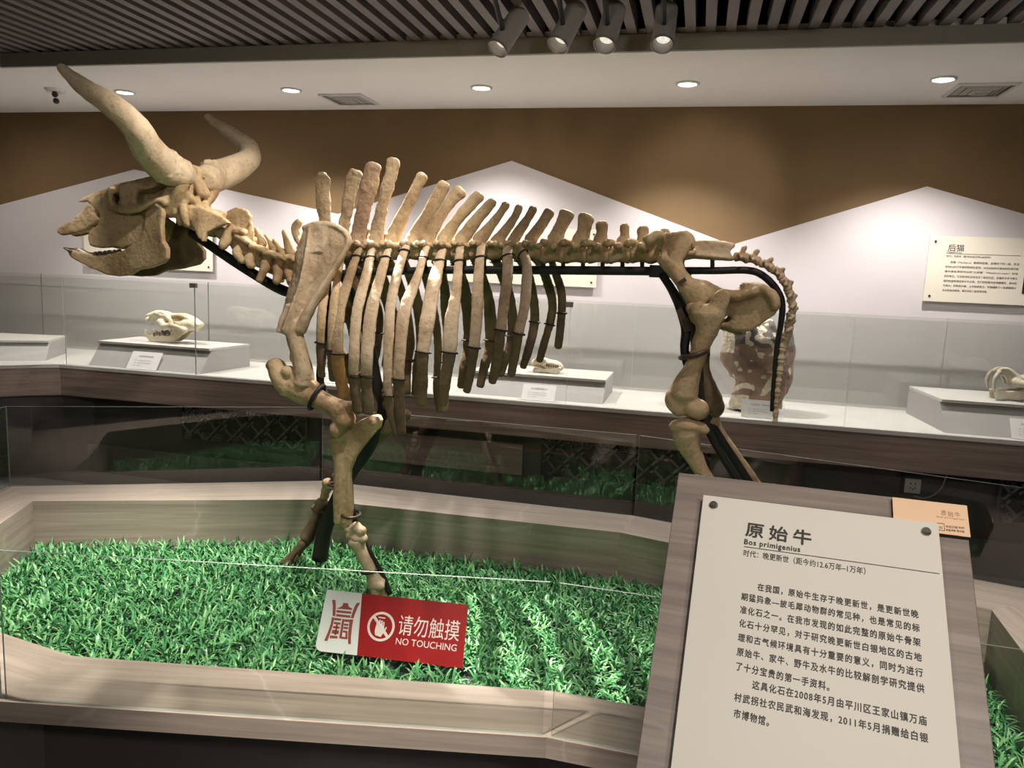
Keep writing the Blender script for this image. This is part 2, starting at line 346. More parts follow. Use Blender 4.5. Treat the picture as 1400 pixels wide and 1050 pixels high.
def uvbox(o, scale=1.0, axis=None):
    """planar UV in metres; u along axis (or the face's own horizontal)"""
    me = o.data; uv = me.uv_layers.new(name='UVMap') if not me.uv_layers else me.uv_layers[0]
    off = random.random()*10
    for p in me.polygons:
        n = np.array(p.normal)
        if axis is not None: u = np.array(axis, float)-n*(np.array(axis)@n)
        else: u = np.cross([0, 0, 1], n) if abs(n[2]) < 0.9 else np.array([1., 0, 0])
        if np.linalg.norm(u) < 1e-4: u = np.array([0, 1., 0])-n*n[1]
        u /= np.linalg.norm(u); v = np.cross(n, u)
        for li in p.loop_indices:
            c = np.array(me.vertices[me.loops[li].vertex_index].co); uv.data[li].uv = ((c@u)*scale+off, (c@v)*scale+off*0.7)

# ------------------------------------------------------------------ text
def glyphs(body, spacing=1.0, bold=0.0):
    c = bpy.data.curves.new('t', 'FONT'); c.body = body; c.space_character = spacing; c.offset = bold; c.resolution_u = 3
    o = bpy.data.objects.new('t', c); C.objects.link(o)
    dg = bpy.context.evaluated_depsgraph_get(); me = bpy.data.meshes.new_from_object(o.evaluated_get(dg))
    co = np.array([v.co[:] for v in me.vertices]); fs = [list(p.vertices) for p in me.polygons]
    bpy.data.objects.remove(o); bpy.data.curves.remove(c); bpy.data.meshes.remove(me)
    return co, fs
def put_text(bm, plane, body, a0, b0, a1, b1, height, spacing=1.0, bold=0.0, h=0.001, halign=None):
    """write body from (a0,b0) to (a1,b1) (left-middle to right-middle of the line) on a plane"""
    co, fs = glyphs(body, spacing, 0.0)
    x0, x1 = co[:, 0].min(), co[:, 0].max(); y0, y1 = co[:, 1].min(), co[:, 1].max()
    d = np.array([a1-a0, b1-b0]); L = np.linalg.norm(d); d /= L; nrm = np.array([-d[1], d[0]])
    k = height*bold
    for n_, (ox, oy) in enumerate([(0, 0)] if bold <= 0 else [(-k, 0), (k, 0), (0, k), (0, -k)]):
        vs = []
        for x, y, _ in co:
            s = (x-x0)/(x1-x0)*L+ox; t = -((y-(y0+y1)/2)/(y1-y0))*height+oy
            q = np.array([a0, b0])+d*s+nrm*t; vs.append(bm.verts.new(tuple(plane.pt(q[0], q[1], h+.00004*n_))))
        for f in fs:
            try: bm.faces.new([vs[i] for i in f])
            except ValueError: pass
def flat_obj(name, bm, material, parent):
    me = bpy.data.meshes.new(name); bm.to_mesh(me); bm.free(); return link(name, me, material, parent)

# ------------------------------------------------------------------ the room
YW = 5.57
bm = bmesh.new(); box(bm, (-7.2, -3.2, -0.1), (4.6, YW+0.2, 0)); struct(obj('floor', bm, M['floor']))
bm = bmesh.new(); box(bm, (-7.2, YW, 0), (4.6, YW+0.2, 3.3)); struct(obj('wall_back', bm, M['wall_brown']))
bm = bmesh.new(); box(bm, (-7.4, -3.2, 0), (-7.2, YW+0.2, 3.3)); struct(obj('wall_left', bm, M['wall_pale']))
bm = bmesh.new(); box(bm, (4.6, -3.2, 0), (4.8, YW+0.2, 3.3)); struct(obj('wall_right', bm, M['dark_wall']))
bm = bmesh.new(); box(bm, (-7.4, -3.4, 0), (4.8, -3.2, 3.3)); struct(obj('wall_front', bm, M['dark_wall']))
# pale mountain-shaped cladding on the lower wall
zig = [(-7.19, 2.10), (-6.1, 1.94), (-4.563, 2.291), (-2.75, 1.975), (-1.386, 2.383), (0.191, 1.834), (1.374, 2.243), (2.6, 1.9), (3.6, 2.25), (4.59, 1.95)]
bm = bmesh.new()
prism(bm, [(-7.19, YW, 0.0)]+[(x, YW, z) for x, z in zig]+[(4.59, YW, 0.0)], (0, -0.012, 0))
struct(obj('trim_1', bm, M['wall_pale']))
# soffit along the back and the left wall, slatted ceiling in the middle
SOF = 2.75; YF = 4.26
bm = bmesh.new()
box(bm, (-7.2, YF, SOF), (4.6, YW, SOF+0.12)); box(bm, (-7.2, -3.2, SOF), (-4.47, YF, SOF+0.12))
struct(obj('trim_2', bm, M['soffit']))
bm = bmesh.new()
box(bm, (-4.49, YF-0.02, SOF+0.002), (4.6, YF-0.001, SOF+0.085)); box(bm, (-4.469, -3.2, SOF+0.002), (-4.45, YF-0.02, SOF+0.085))
struct(obj('trim_3', bm, M['fascia_grey']))
bm = bmesh.new(); box(bm, (-7.4, -3.4, 3.15), (4.8, YW+0.2, 3.3)); cl = obj('ceiling', bm, M['black']); struct(cl)
bm = bmesh.new(); x = -4.40
while x < 4.55:
    box(bm, (x, -3.19, SOF+0.085), (x+0.05, YF-0.022, SOF+0.185)); x += 0.0985
o = obj('trim_4', bm, M['slat']); struct(o)

# downlights
for i, (dx, dy) in enumerate(DOWN):
    t = thing('ceiling_downlight', (dx, dy, SOF),
              ['round recessed downlight nearest the left wall, beside the twin-eyed sensor', 'round recessed downlight just left of the left air vent', 'round recessed downlight in the middle of the white soffit, above the tallest spines',
               'round recessed downlight in the soffit right of centre, with no vent beside it', 'round recessed downlight on the right, beside the right air vent'][i], 'ceiling light', 'recessed downlights in the white soffit')
    b = bmesh.new(); torus(b, (dx, dy, SOF-0.003), (0, 0, 1), 0.062, 0.010); obj('trim_ring', b, M['trim_white'], t, True)
    b = bmesh.new(); cyl(b, (dx, dy, SOF-0.0015), (dx, dy, SOF-0.006), 0.050); obj('lens', b, M['lens'], t)
# air vents
for i, (cx, cy) in enumerate(((-2.50, 5.22), (1.50, 5.17))):
    t = thing('air_vent', (cx, cy, SOF), ['square air vent in the soffit beside the downlight left of centre', 'square air vent in the soffit near the right edge of the picture'][i], 'vent', 'soffit air vents')
    b = bmesh.new(); h = 0.16
    for s in ((-h, -h, h, -h+0.02), (-h, h-0.02, h, h), (-h, -h+0.02, -h+0.02, h-0.02), (h-0.02, -h+0.02, h, h-0.02)): box(b, (cx+s[0], cy+s[1], SOF-0.012), (cx+s[2], cy+s[3], SOF-0.0005))
    obj('vent_frame', b, M['trim_white'], t)
    b = bmesh.new()
    for k in range(3):
        q = 0.125-0.035*k; q2 = q-0.028; z0, z1 = SOF-0.004-0.008*k, SOF-0.012-0.008*k
        for s in range(4):
            c0 = [(-1, -1), (1, -1), (1, 1), (-1, 1)][s]; c1 = [(-1, -1), (1, -1), (1, 1), (-1, 1)][(s+1) % 4]
            f = [b.verts.new((cx+c0[0]*q, cy+c0[1]*q, z0)), b.verts.new((cx+c1[0]*q, cy+c1[1]*q, z0)), b.verts.new((cx+c1[0]*q2, cy+c1[1]*q2, z1)), b.verts.new((cx+c0[0]*q2, cy+c0[1]*q2, z1))]
            b.faces.new(f)
    box(b, (cx-0.03, cy-0.03, SOF-0.03), (cx+0.03, cy+0.03, SOF-0.026))
    obj('vent_louvre', b, M['vent_grey'], t)
    b = bmesh.new(); box(b, (cx-0.139, cy-0.139, SOF-0.0035), (cx+0.139, cy+0.139, SOF-0.001)); obj('vent_throat', b, M['plastic_dark'], t)
# twin-eyed ceiling sensor
p = onz(76, 122, SOF)
t = thing('ceiling_sensor', p, 'small white twin-eyed sensor hanging under the soffit beside the horn tip', 'sensor')
b = bmesh.new(); cyl(b, (p[0], p[1], SOF-0.0005), (p[0], p[1], SOF-0.02), 0.075, 0.06); obj('sensor_base', b, M['trim_white'], t)
b = bmesh.new(); tube(b, [(p[0], p[1], SOF-0.012, .02, .02), (p[0]+.01, p[1]-.01, SOF-0.035, .02, .02)], roundcap=True); obj('sensor_stalk', b, M['trim_white'], t, True)
for k, dz in enumerate((0.040, 0.085)):
    b = bmesh.new(); ball(b, (p[0]+.012+.008*k, p[1]-.02, SOF-dz), .021); obj('sensor_eye', b, M['plastic_dark'], t, True)
# track spotlights
t = thing('lighting_track', (-0.6, 3.46, SOF+0.085), 'black lighting track running under the slats above the four spotlights', 'track')
b = bmesh.new(); box(b, (-1.5, 3.443, SOF+0.055), (0.6, 3.477, SOF+0.0845)); obj('rail', b, M['plastic_dark'], t)
b = bmesh.new(); box(b, (-1.56, 3.44, SOF+0.05), (-1.5, 3.48, SOF+0.0845)); obj('end_cap', b, M['plastic_dark'], t)
b = bmesh.new()
def spotlight(mount, p, tgt, label, group):
    d = np.array(tgt, float)-np.array(p); d /= np.linalg.norm(d); p = np.array(p)
    t = thing('track_spotlight', mount, label, 'spotlight', group)
    b = bmesh.new(); cyl(b, mount, (p[0], p[1], p[2]+0.012), 0.012); box(b, (mount[0]-.04, mount[1]-.016, mount[2]-.018), (mount[0]+.04, mount[1]+.016, mount[2]-.0005)); obj('mount_arm', b, M['plastic_dark'], t)
    b = bmesh.new(); back = p-d*0.16; front = p+d*0.065
    cyl(b, back, front, 0.050, 0.050, 28, cap=False); cyl(b, back-d*0.012, back, 0.040, 0.050, 28)
    cyl(b, front, p+d*0.02, 0.046, 0.032, 28, cap=False)
    obj('housing', b, M['spot_body'], t, True)
    b = bmesh.new(); torus(b, front, d, 0.048, 0.0045, 28, 8, ref=(0.2, 0.1, 1)); obj('bezel', b, M['pewter'], t, True)
    b = bmesh.new(); cyl(b, p+d*0.018, p+d*0.022, 0.033, 0.033, 24); ball(b, p+d*0.026, 0.014); obj('reflector', b, M['spot_lens'], t)
for i, (p, tg, e) in enumerate(TRACK):
    spotlight((p[0], 3.46, SOF+0.055), (p[0], p[1]+0.03, p[2]+0.05), tg, ['grey track spotlight turned furthest to the left, leftmost on the rail', 'second grey track spotlight from the left, turned to the left',
              'third grey track spotlight from the left, round face towards the room', 'grey track spotlight at the right end of the row, pointing straight down'][i], 'track spotlights under the slatted ceiling')

# ------------------------------------------------------------------ wall counter
YC = 4.55; ZC = 0.80
ct = thing('display_counter', (-1, 4.9, 0), 'long wall counter of grey-brown grained stone with a white display top', 'counter')
CP = [(-5.9, 3.05), (-4.55, 4.43), (-4.40, 4.55), (4.59, 4.60)]   # front line of the counter in plan
def strip(bm, line, z0, z1, back, cap=True):
    """wall-like band following a plan line"""
    pts = [np.array(p, float) for p in line]; outs = []
    for i, p in enumerate(pts):
        a = pts[i]-pts[i-1] if i else pts[1]-pts[0]; b_ = pts[i+1]-pts[i] if i < len(pts)-1 else a
        n1 = np.array([-a[1], a[0]])/np.linalg.norm(a); n2 = np.array([-b_[1], b_[0]])/np.linalg.norm(b_); n = n1+n2; n /= np.linalg.norm(n); n /= max(0.4, n@n1)
        outs.append(p+n*back)
    for i in range(len(pts)-1):
        A, B, D, E_ = pts[i], pts[i+1], outs[i+1], outs[i]
        hexa(bm, [(*A, z0), (*B, z0), (*D, z0), (*E_, z0), (*A, z1), (*B, z1), (*D, z1), (*E_, z1)])
b = bmesh.new(); strip(b, CP, 0.58, ZC-0.022, 0.05); o = obj('fascia', b, M['stone_dark'], ct); uvbox(o)
b = bmesh.new(); prism(b, [(x, y-0.006, ZC) for x, y in CP]+[(4.59, YW-0.013, ZC), (-7.19, YW-0.013, ZC), (-7.19, 3.05, ZC)], (0, 0, -0.022)); obj('worktop', b, M['counter_white'], ct)
CB = [(x+0.12, y+0.17) for x, y in CP]; CB[-1] = (4.59, 4.77)
b = bmesh.new(); strip(b, CB, 0.0, 0.58, 0.05); o = obj('base', b, M['dark_base'], ct)
YB = 4.715
# lattice grilles in the base
def lattice(x0, x1, name='lattice_grille'):
    z0, z1 = 0.315, 0.565
    g = bmesh.new(); fr = 0.016; y = YB-0.022
    box(g, (x0-fr, y, z0-fr), (x1+fr, y+.02, z0)); box(g, (x0-fr, y, z1), (x1+fr, y+.02, z1+fr)); box(g, (x0-fr, y, z0), (x0, y+.02, z1)); box(g, (x1, y, z0), (x1+fr, y+.02, z1))
    o = obj('lattice_frame', g, M['dark_base'], ct)
    g = bmesh.new(); box(g, (x0, y+0.016, z0), (x1, y+.02, z1)); obj('lattice_backing', g, M['black'], o); g = bmesh.new()
    u = 0.0300; wd = 0.0068; cx, cz = (x0+x1)/2, (z0+z1)/2; s2 = math.sqrt(.5)
    # key-fret: in a 45-degree frame each cell holds a swirl of four L strokes, linked to its neighbours
    def seg(a, b_):
        P = [((cx+(p[0]-p[1])*s2*u), (cz+(p[0]+p[1])*s2*u)) for p in (a, b_)]
        # clip against the frame
        (xa, za), (xb, zb) = P; t0, t1 = 0., 1.
        for p_, q_ in ((xa-xb, xa-x0), (xb-xa, x1-xa), (za-zb, za-z0), (zb-za, z1-za)):
            if abs(p_) < 1e-9:
                if q_ < 0: return
            else:
                r_ = q_/p_
                if p_ < 0: t0 = max(t0, r_)
                else: t1 = min(t1, r_)
        if t1-t0 < 0.05: return
        A = np.array([xa+(xb-xa)*t0, za+(zb-za)*t0]); B = np.array([xa+(xb-xa)*t1, za+(zb-za)*t1]); d = B-A; L = np.linalg.norm(d)
        if L < 0.004: return
        d /= L; n = np.array([-d[1], d[0]])*wd; A = A-d*wd*.3; B = B+d*wd*.3
        q = [A-n, B-n, B+n, A+n]
        hexa(g, [(p[0], y+.004, p[1]) for p in q]+[(p[0], y+.015, p[1]) for p in q])
    for I in range(-9, 10):
        for J in range(-9, 10):
            a = 4*I+2*(J % 2); c = 4*J
            if abs((a-c)*s2*u) > (x1-x0)/2+.1 or abs((a+c)*s2*u) > .3: continue
            # I-shaped strokes interlocked like woven mats
            seg((a-2, c), (a+2, c)); seg((a-2, c-1), (a-2, c+1)); seg((a+2, c-1), (a+2, c+1)); seg((a, c), (a, c+3)); seg((a-1, c+3), (a+1, c+3))
    # cloud-flower bosses along the bottom and top edges
    nfl = max(2, int((x1-x0)/0.115))
    for k in range(nfl):
        fx = x0+0.05+k*(x1-x0-0.1)/(nfl-1)
        for fz in ((z0+0.028), (z1-0.028)):
            for q in range(5):
                th = 2*PI*q/5+PI/2; torus(g, (fx+.018*math.cos(th), y+.008, fz+.018*math.sin(th)), (0, 1, 0), .0105, .0038, 12, 6, ref=(1, 0, 0))
            torus(g, (fx, y+.006, fz), (0, 1, 0), .006, .004, 10, 6, ref=(1, 0, 0))
    obj('lattice_pattern', g, M['lattice'], o)
lattice(-3.52, -2.55); lattice(-0.90, 0.14); lattice(1.72, 2.75)
# pale stone slabs of the base between the grilles
b = bmesh.new(); box(b, (-2.42, YB-0.03, 0.30), (-1.02, YB-0.005, 0.50)); o = obj('base_slab', b, M['stone_dark'], ct); uvbox(o)
b = bmesh.new(); box(b, (-4.3, YB-0.05, 0.001), (4.58, YB-0.002, 0.20)); obj('kickboard', b, M['dark_base'], ct)
# glass case on the counter
CG = 1.42
def pane(name, pts, z0, z1, label, group, th=0.008, clip=None, cat='glass pane'):
    """upright pane(s) along a plan line; edge faces get the brighter edge material"""
    t = thing(name, (*np.mean(np.array(pts), 0), z0), label, cat, group)
    b = bmesh.new(); A, B = np.array(pts[0], float), np.array(pts[1], float); d = B-A; d /= np.linalg.norm(d); n = np.array([-d[1], d[0]])*th/2
    hexa(b, [(*(A-n), z0), (*(B-n), z0), (*(B+n), z0), (*(A+n), z0), (*(A-n), z1), (*(B-n), z1), (*(B+n), z1), (*(A+n), z1)])
    bmesh.ops.recalc_face_normals(b, faces=b.faces)
    for f in b.faces: f.material_index = 0 if abs(f.normal.x*n[0]+f.normal.y*n[1])/np.linalg.norm(n) > .9 else 1
    me = bpy.data.meshes.new('glass_sheet'); b.to_mesh(me); b.free(); link('glass_sheet', me, [M['glass'], M['glass_edge']], t)
    if clip is not None:
        for c in clip:
            q = A+d*c; b = bmesh.new(); box(b, (q[0]-.022, q[1]-.014, z1-.028), (q[0]+.022, q[1]+.014, z1+.004)); obj('clip', b, M['clip'], t)
    return t
YG = 4.585
def xat(px, py, z, y=YG): return float(ony(px, py, y)[0])
xs = [-4.38, float(onz(264, 513, ZC)[0]), float(onz(770, 556, ZC)[0]), float(onz(1070, 577, ZC)[0]), float(onz(1151, 581, ZC)[0]), 2.35, 4.0]
labs = ['front glass pane of the wall case before the fanged skull', 'front glass pane of the wall case behind the ribs of the skeleton', 'front glass pane of the wall case behind the hind leg', 'narrow front glass pane of the wall case just right of the tail', 'front glass pane of the wall case before the right-hand riser', 'front glass pane of the wall case beyond the right picture edge']
for i in range(len(xs)-1):
    pane('case_pane', [(xs[i]+.002, YG), (xs[i+1]-.002, YG)], ZC+.0005, CG, labs[i], 'front panes of the wall case', clip=[xs[i+1]-xs[i]-.01] if i in (0, 1, 2) else None)
pane('case_pane', [(-5.75, 3.20), (-4.385, 4.58)], ZC+.0005, CG, 'angled front glass pane of the wall case at the left edge of the picture', 'front panes of the wall case')
YP = 5.42
xb = [-6.3, float(ony(57, 400, YP)[0]), float(ony(285, 420, YP)[0]), float(ony(480, 420, YP)[0]), -0.42, float(ony(1292, 470, YP)[0]), 4.2]
for i in range(len(xb)-1):
    pane('rear_pane', [(xb[i]+.002, YP), (xb[i+1]-.002, YP)], ZC+.0005, CG-.01, ['rear glass pane of the wall case behind the plain left riser', 'rear glass pane of the wall case behind the fanged skull', 'rear glass pane of the wall case behind the shoulder blade', 'rear glass pane of the wall case behind the ribs',
         'wide rear glass pane of the wall case behind the hind leg and boulder', 'rear glass pane of the wall case behind the sabre-toothed skull'][i], 'rear panes of the wall case')

# risers
def riser(fl, fr_, bl, br, h, label, cat='display riser'):
    t = thing('display_riser', (*np.mean(np.array([fl, fr_, bl, br]), 0), ZC), label, cat, 'grey display risers in the wall case')
    z0, z1 = ZC+.0005, ZC+h; fl, fr_, bl, br = [np.array(q, float) for q in (fl, fr_, bl, br)]
    k = 0.12
    tl, tr = fl+(bl-fl)/np.linalg.norm(bl-fl)*k, fr_+(br-fr_)/np.linalg.norm(br-fr_)*k
    b = bmesh.new(); zt = z1-.016
    hexa(b, [(*fl, z0), (*fr_, z0), (*br, z0), (*bl, z0), (*tl, zt), (*tr, zt), (*br, zt), (*bl, zt)]); obj('riser_body', b, M['riser'], t)
    b = bmesh.new(); e = 0.0; dl = (fl-bl)/np.linalg.norm(fl-bl)*.03
    hexa(b, [(*(tl+dl), zt+.0003), (*(tr+dl), zt+.0003), (*br, zt+.0003), (*bl, zt+.0003), (*(tl+dl), z1), (*(tr+dl), z1), (*br, z1), (*bl, z1)]); obj('riser_top', b, M['counter_white'], t)
    return t
riser((-4.22, 4.62), (-3.31, 4.62), (-4.22, 5.15), (-3.26, 5.15), 0.17, 'grey sloped display riser under the fanged skull')
riser((-1.42, 4.70), (-0.53, 4.70), (-1.42, 5.25), (-0.53, 5.25), 0.14, 'grey display riser behind the ribs carrying the small pale skull')
riser((1.385, 4.66), (2.5, 4.66), (1.34, 5.30), (2.5, 5.30), 0.175, 'grey display riser at the right with the sabre-toothed skull on it')
riser((-5.25, 4.25), (-4.63, 4.66), (-5.55, 4.95), (-4.88, 5.12), 0.14, 'plain empty display riser at the far left of the wall case')

# cards in the case
def card(c0, c1, c2, c3, lines, label):
    """corners TL,TR,BR,BL in space"""
    c0, c1, c2, c3 = [np.array(q, float) for q in (c0, c1, c2, c3)]
    t = thing('caption_card', (c3+c2)/2, label, 'caption card', 'white caption cards in the wall case')
    pl = Plane(c0, c1-c0, c3-c0); w_ = np.linalg.norm(c1-c0); h_ = np.linalg.norm(c3-c0)
    b = bmesh.new(); prism(b, [c0, c1, c2, c3], -pl.n*0.004); obj('card_board', b, M['card'], t)
    b = bmesh.new(); put_text(b, pl, lines[0], .26*w_, .27*h_, .76*w_, .27*h_, .10*h_); flat_obj('card_title', b, M['ink_grey'], t); b = bmesh.new()
    for k, s in enumerate(lines[1:]): put_text(b, pl, s, .18*w_, (.52+.13*k)*h_, (.74 if k < 2 else .44)*w_, (.52+.13*k)*h_, .055*h_)
    flat_obj('card_lettering', b, M['ink_grey'], t)
def lean_card(px0, px1, py, w=None, lean=.05, h=.13, x0=None, y0=4.64, lines=(), label=''):
    a = onz(px0, py, ZC+.004); a[1] = y0; 
    xL = float(ony(px0, py, y0)[0]); xR = float(ony(px1, py, y0)[0])
    card((xL, y0+lean, ZC+.002+h), (xR, y0+lean, ZC+.002+h), (xR, y0, ZC+.002), (xL, y0, ZC+.002), lines, label)
def sl_card(x0, x1, yb, yt, zb, zt, lines, label, dx=0.0):
    card((x0+dx, yt, zt), (x1+dx, yt, zt), (x1, yb, zb), (x0, yb, zb), lines, label)
L1 = float(ony(172, 506, 4.605)[0]); L2 = float(ony(213, 510, 4.605)[0])
sl_card(L1, L2, 4.605, 4.685, ZC+.003, ZC+.118, ('中国短吻硕鬣狗', '时代：晚中新世距今约八百万年', '产地：白银市平川区王家山镇出土', '标本：头骨化石'), 'white caption card leaning on the riser of the fanged skull')
L1 = float(ony(712, 547, 4.625)[0]); L2 = float(ony(757, 551, 4.625)[0])
sl_card(L1, L2, 4.625, 4.69, ZC+.003, ZC+.095, ('四齿副鼬牛鬣化石', '时代：晚中新世距今约八百万年', '产地：白银市平川区王家山镇出土', '标本：头骨化石'), 'white caption card between the last ribs and the hind leg')
L1 = float(ony(1013, 568, 4.64)[0]); L2 = float(ony(1064, 574, 4.64)[0])
sl_card(L1, L2, 4.64, 4.665, ZC+.003, ZC+.105, ('披毛犀头、颈骨化石', '时代：晚更新世距今约十二万年', '产地：白银市平川区王家山镇出土', '标本：头骨化石'), 'white caption card standing before the fossil boulder')
L1 = float(ony(1384, 594, 4.635)[0])
sl_card(L1, L1+.2, 4.635, 4.70, ZC+.003, ZC+.105, ('后猫头骨化石', '时代：晚中新世距今约八百万年', '产地：白银市平川区王家山镇出土', '标本：头骨化石'), 'white caption card at the right edge before the sabre-toothed skull')
L1 = float(ony(437, 524, 4.67)[0]); L2 = float(ony(462, 529, 4.67)[0])
sl_card(L1-.03, L2, 4.66, 4.74, ZC+.003, ZC+.075, ('鬣狗下颌骨化石', '时代：晚中新世距今约八百万年', '产地：白银市平川区王家山镇出土', '标本：头骨化石'), 'white caption card half hidden behind the upper foreleg bone')

# wall information panels
def wall_panel(x0, x1, z0, z1, label, lines=None, pic=False, holes=()):
    t = thing('wall_panel', ((x0+x1)/2, YW-.03, z0), label, 'information panel', 'cream information panels on the back wall')
    b = bmesh.new(); box(b, (x0, YW-.045, z0), (x1, YW-.037, z1)); obj('panel_board', b, M['panel'], t)
    for hx in (x0+.035, x1-.035):
        for hz in (z0+.035, z1-.035):
            b = bmesh.new(); cyl(b, (hx, YW-.012, hz), (hx, YW-.050, hz), .007, seg=14); obj('stand_off_bolt', b, M['plastic_dark'], t)
    pl = Plane((x0, YW-.045, z1), (1, 0, 0), (0, 0, -1)); b = bmesh.new()
    for (s, a0, b0, a1, hh) in (lines or []): put_text(b, pl, s, a0, b0, a1, b0, hh, bold=.008)
    if lines:
        ru = pl.pt(.19, .105), pl.pt(.60, .105)
        prism(b, [pl.pt(.105, .1085, .0012), pl.pt(.53, .1085, .0012), pl.pt(.53, .1105, .0012), pl.pt(.105, .1105, .0012)], pl.n*.0004)
        flat_obj('panel_lettering', b, M['ink'], t)
    else: b.free()
    if pic:
        b = bmesh.new(); box(b, (x0+.565, YW-.048, z1-.345), (x0+1.05, YW-.0455, z1-.15)); obj('picture', b, M['plastic_dark'], t)
body = ['后猫（Metailurus）是假剑齿猫，这猫科下的一属，生活', '在900-600万年前的欧洲及亚洲，20世纪20年代奥地利的师丹斯', '基中国甘肃研究出种“大后猫”（Metailurus major）好在', '近年来古，它在欧洲和亚洲发现了近似化石，还猫在许多方面与', '猫豹的姿势类型体长不太同，它们的体型与亚洲狮相近，身材较', '为瘦长；前肢更纤细，上犬齿扁直立，可能捕捉了一些更敏捷中', '趾长的食肉兽类，像羚羊和小型食草动物。']
ln = [('后猫', .112, .072, .205, .042), ('Metailurus', .108, .100, .195, .012), ('时代：中新世（距今约900万年-600万年）', .108, .126, .365, .014)]
for k, s in enumerate(body):
    ln.append((s, (.135 if k == 0 else .108), .163+.030*k, (.53 if k < 6 else .37), .015))
wall_panel(1.418, 2.70, 1.512, 1.93, 'cream information panel on the back wall at the right, above the sabre-toothed skull', ln, True)
wall_panel(-5.05, -3.826, 1.492, 1.90, 'cream information panel on the back wall half hidden behind the jaws')
wall_panel(-2.0, -0.72, 1.502, 1.91, 'cream information panel on the back wall behind the ribs and spine')

# socket and its cable under the counter
p = ony(1247, 664, YB-.006)
t = thing('wall_socket', (p[0], YB, p[2]-.05), 'square wall socket on the dark counter base', 'socket')
b = bmesh.new(); box(b, (p[0]-.050, YB-.012, p[2]-.050), (p[0]+.050, YB-.0005, p[2]+.050)); obj('back_box', b, M['plastic_dark'], t)
b = bmesh.new(); box(b, (p[0]-.042, YB-.020, p[2]-.040), (p[0]+.042, YB-.0125, p[2]+.042)); so = obj('face_plate', b, M['plastic_white'], t)
b = bmesh.new()
for ax, az in ((-.012, .016), (.012, .016), (-.012, -.01), (0, -.018), (.012, -.01)): box(b, (p[0]+ax-.003, YB-.0215, p[2]+az-.005), (p[0]+ax+.003, YB-.0201, p[2]+az+.005))
obj('socket_slot', b, M['plastic_dark'], so)
q = [ony(x, y, YB-.03) for x, y in ((1249, 678), (1262, 681), (1276, 677), (1287, 667), (1293, 653), (1297, 642), (1298, 634))]
b = bmesh.new(); tube(b, [(*v, .004, .004) for v in q], seg=8); o = obj('power_cable', b, M['cable'], None, True); tag(o, 'thin grey cable looping from the wall socket up under the counter', 'cable'); pivot(o)

# ------------------------------------------------------------------ the pit: curb, turf, glass
OUT = [(-3.20, 2.97), (-3.02, 2.30), (-2.95, 1.62), (-1.65, 1.47), (-0.285, 1.735), (1.15, 1.70), (1.55, 2.30), (1.42, 3.22), (-0.23, 3.62), (-1.87, 3.62)]
INN = [(-2.91, 2.82), (-2.72, 2.40), (-2.55, 1.86), (-1.655, 1.714), (-0.30, 1.952), (0.96, 1.93), (1.075, 2.40), (1.109, 2.974), (-0.265, 3.349), (-1.744, 3.306)]
ZL = 0.45; ZG = 0.205
pit = thing('exhibit_pit', (-0.9, 2.6, 0), 'low angular stone-rimmed pit that holds the turf and skeleton', 'exhibit base')
n = len(OUT)
for i in range(n):
    j = (i+1) % n; A, B, D, E_ = [np.array(q, float) for q in (OUT[i], OUT[j], INN[j], INN[i])]
    b = bmesh.new(); hexa(b, [(*A, ZL-.055), (*B, ZL-.055), (*D, ZL-.055), (*E_, ZL-.055), (*A, ZL), (*B, ZL), (*D, ZL), (*E_, ZL)])
    o = obj('coping', b, M['stone'], pit); uvbox(o, axis=(*(B-A)/np.linalg.norm(B-A), 0))
    # inner facing and recessed outer base
    inw = (D+E_)/2-(A+B)/2; inw /= np.linalg.norm(inw)
    e = inw*0.02
    b = bmesh.new(); hexa(b, [(*(E_-e), 0.15), (*(D-e), 0.15), (*D, 0.15), (*E_, 0.15), (*(E_-e), ZL-.0555), (*(D-e), ZL-.0555), (*D, ZL-.0555), (*E_, ZL-.0555)])
    o = obj('inner_facing', b, M['stone'], pit); uvbox(o, axis=(*(D-E_)/np.linalg.norm(D-E_), 0))
    b = bmesh.new(); A2, B2 = A+inw*.06, B+inw*.06; A3, B3 = A+inw*.10, B+inw*.10
    hexa(b, [(*A2, 0.001), (*B2, 0.001), (*B3, 0.001), (*A3, 0.001), (*A2, ZL-.0555), (*B2, ZL-.0555), (*B3, ZL-.0555), (*A3, ZL-.0555)]); obj('outer_base', b, M['dark_base'], pit)
b = bmesh.new(); prism(b, [(x, y, ZG) for x, y in INN], (0, 0, -.06)); obj('turf_backing', b, M['soil'], pit)
ZT = 0.848
plabs = {0: 'short glass pane of the pit at the left end, behind', 1: 'glass pane of the pit at the left end, in front', 2: 'glass pane of the pit at the front left corner, running out of frame', 3: 'front glass pane of the pit before the no-touching sign', 4: 'front glass pane of the pit behind the lectern',
         5: 'glass pane of the pit at the front right corner', 6: 'glass pane of the pit at the right end', 7: 'rear glass pane of the pit behind the hind legs', 8: 'rear glass pane of the pit behind the forelegs', 9: 'rear glass pane of the pit at the left behind the grass'}
ctr = np.mean(np.array(OUT), 0)
for i in range(n):
    j = (i+1) % n; A, B = np.array(OUT[i]), np.array(OUT[j]); d = (B-A)/np.linalg.norm(B-A); inw = np.array([-d[1], d[0]])
    if inw@(ctr-A) < 0: inw = -inw
    pane('pit_pane', [A+inw*.012+d*.010, B+inw*.012-d*.010], ZL+.0005, ZT, plabs[i], 'low glass panes around the pit', th=.0055)

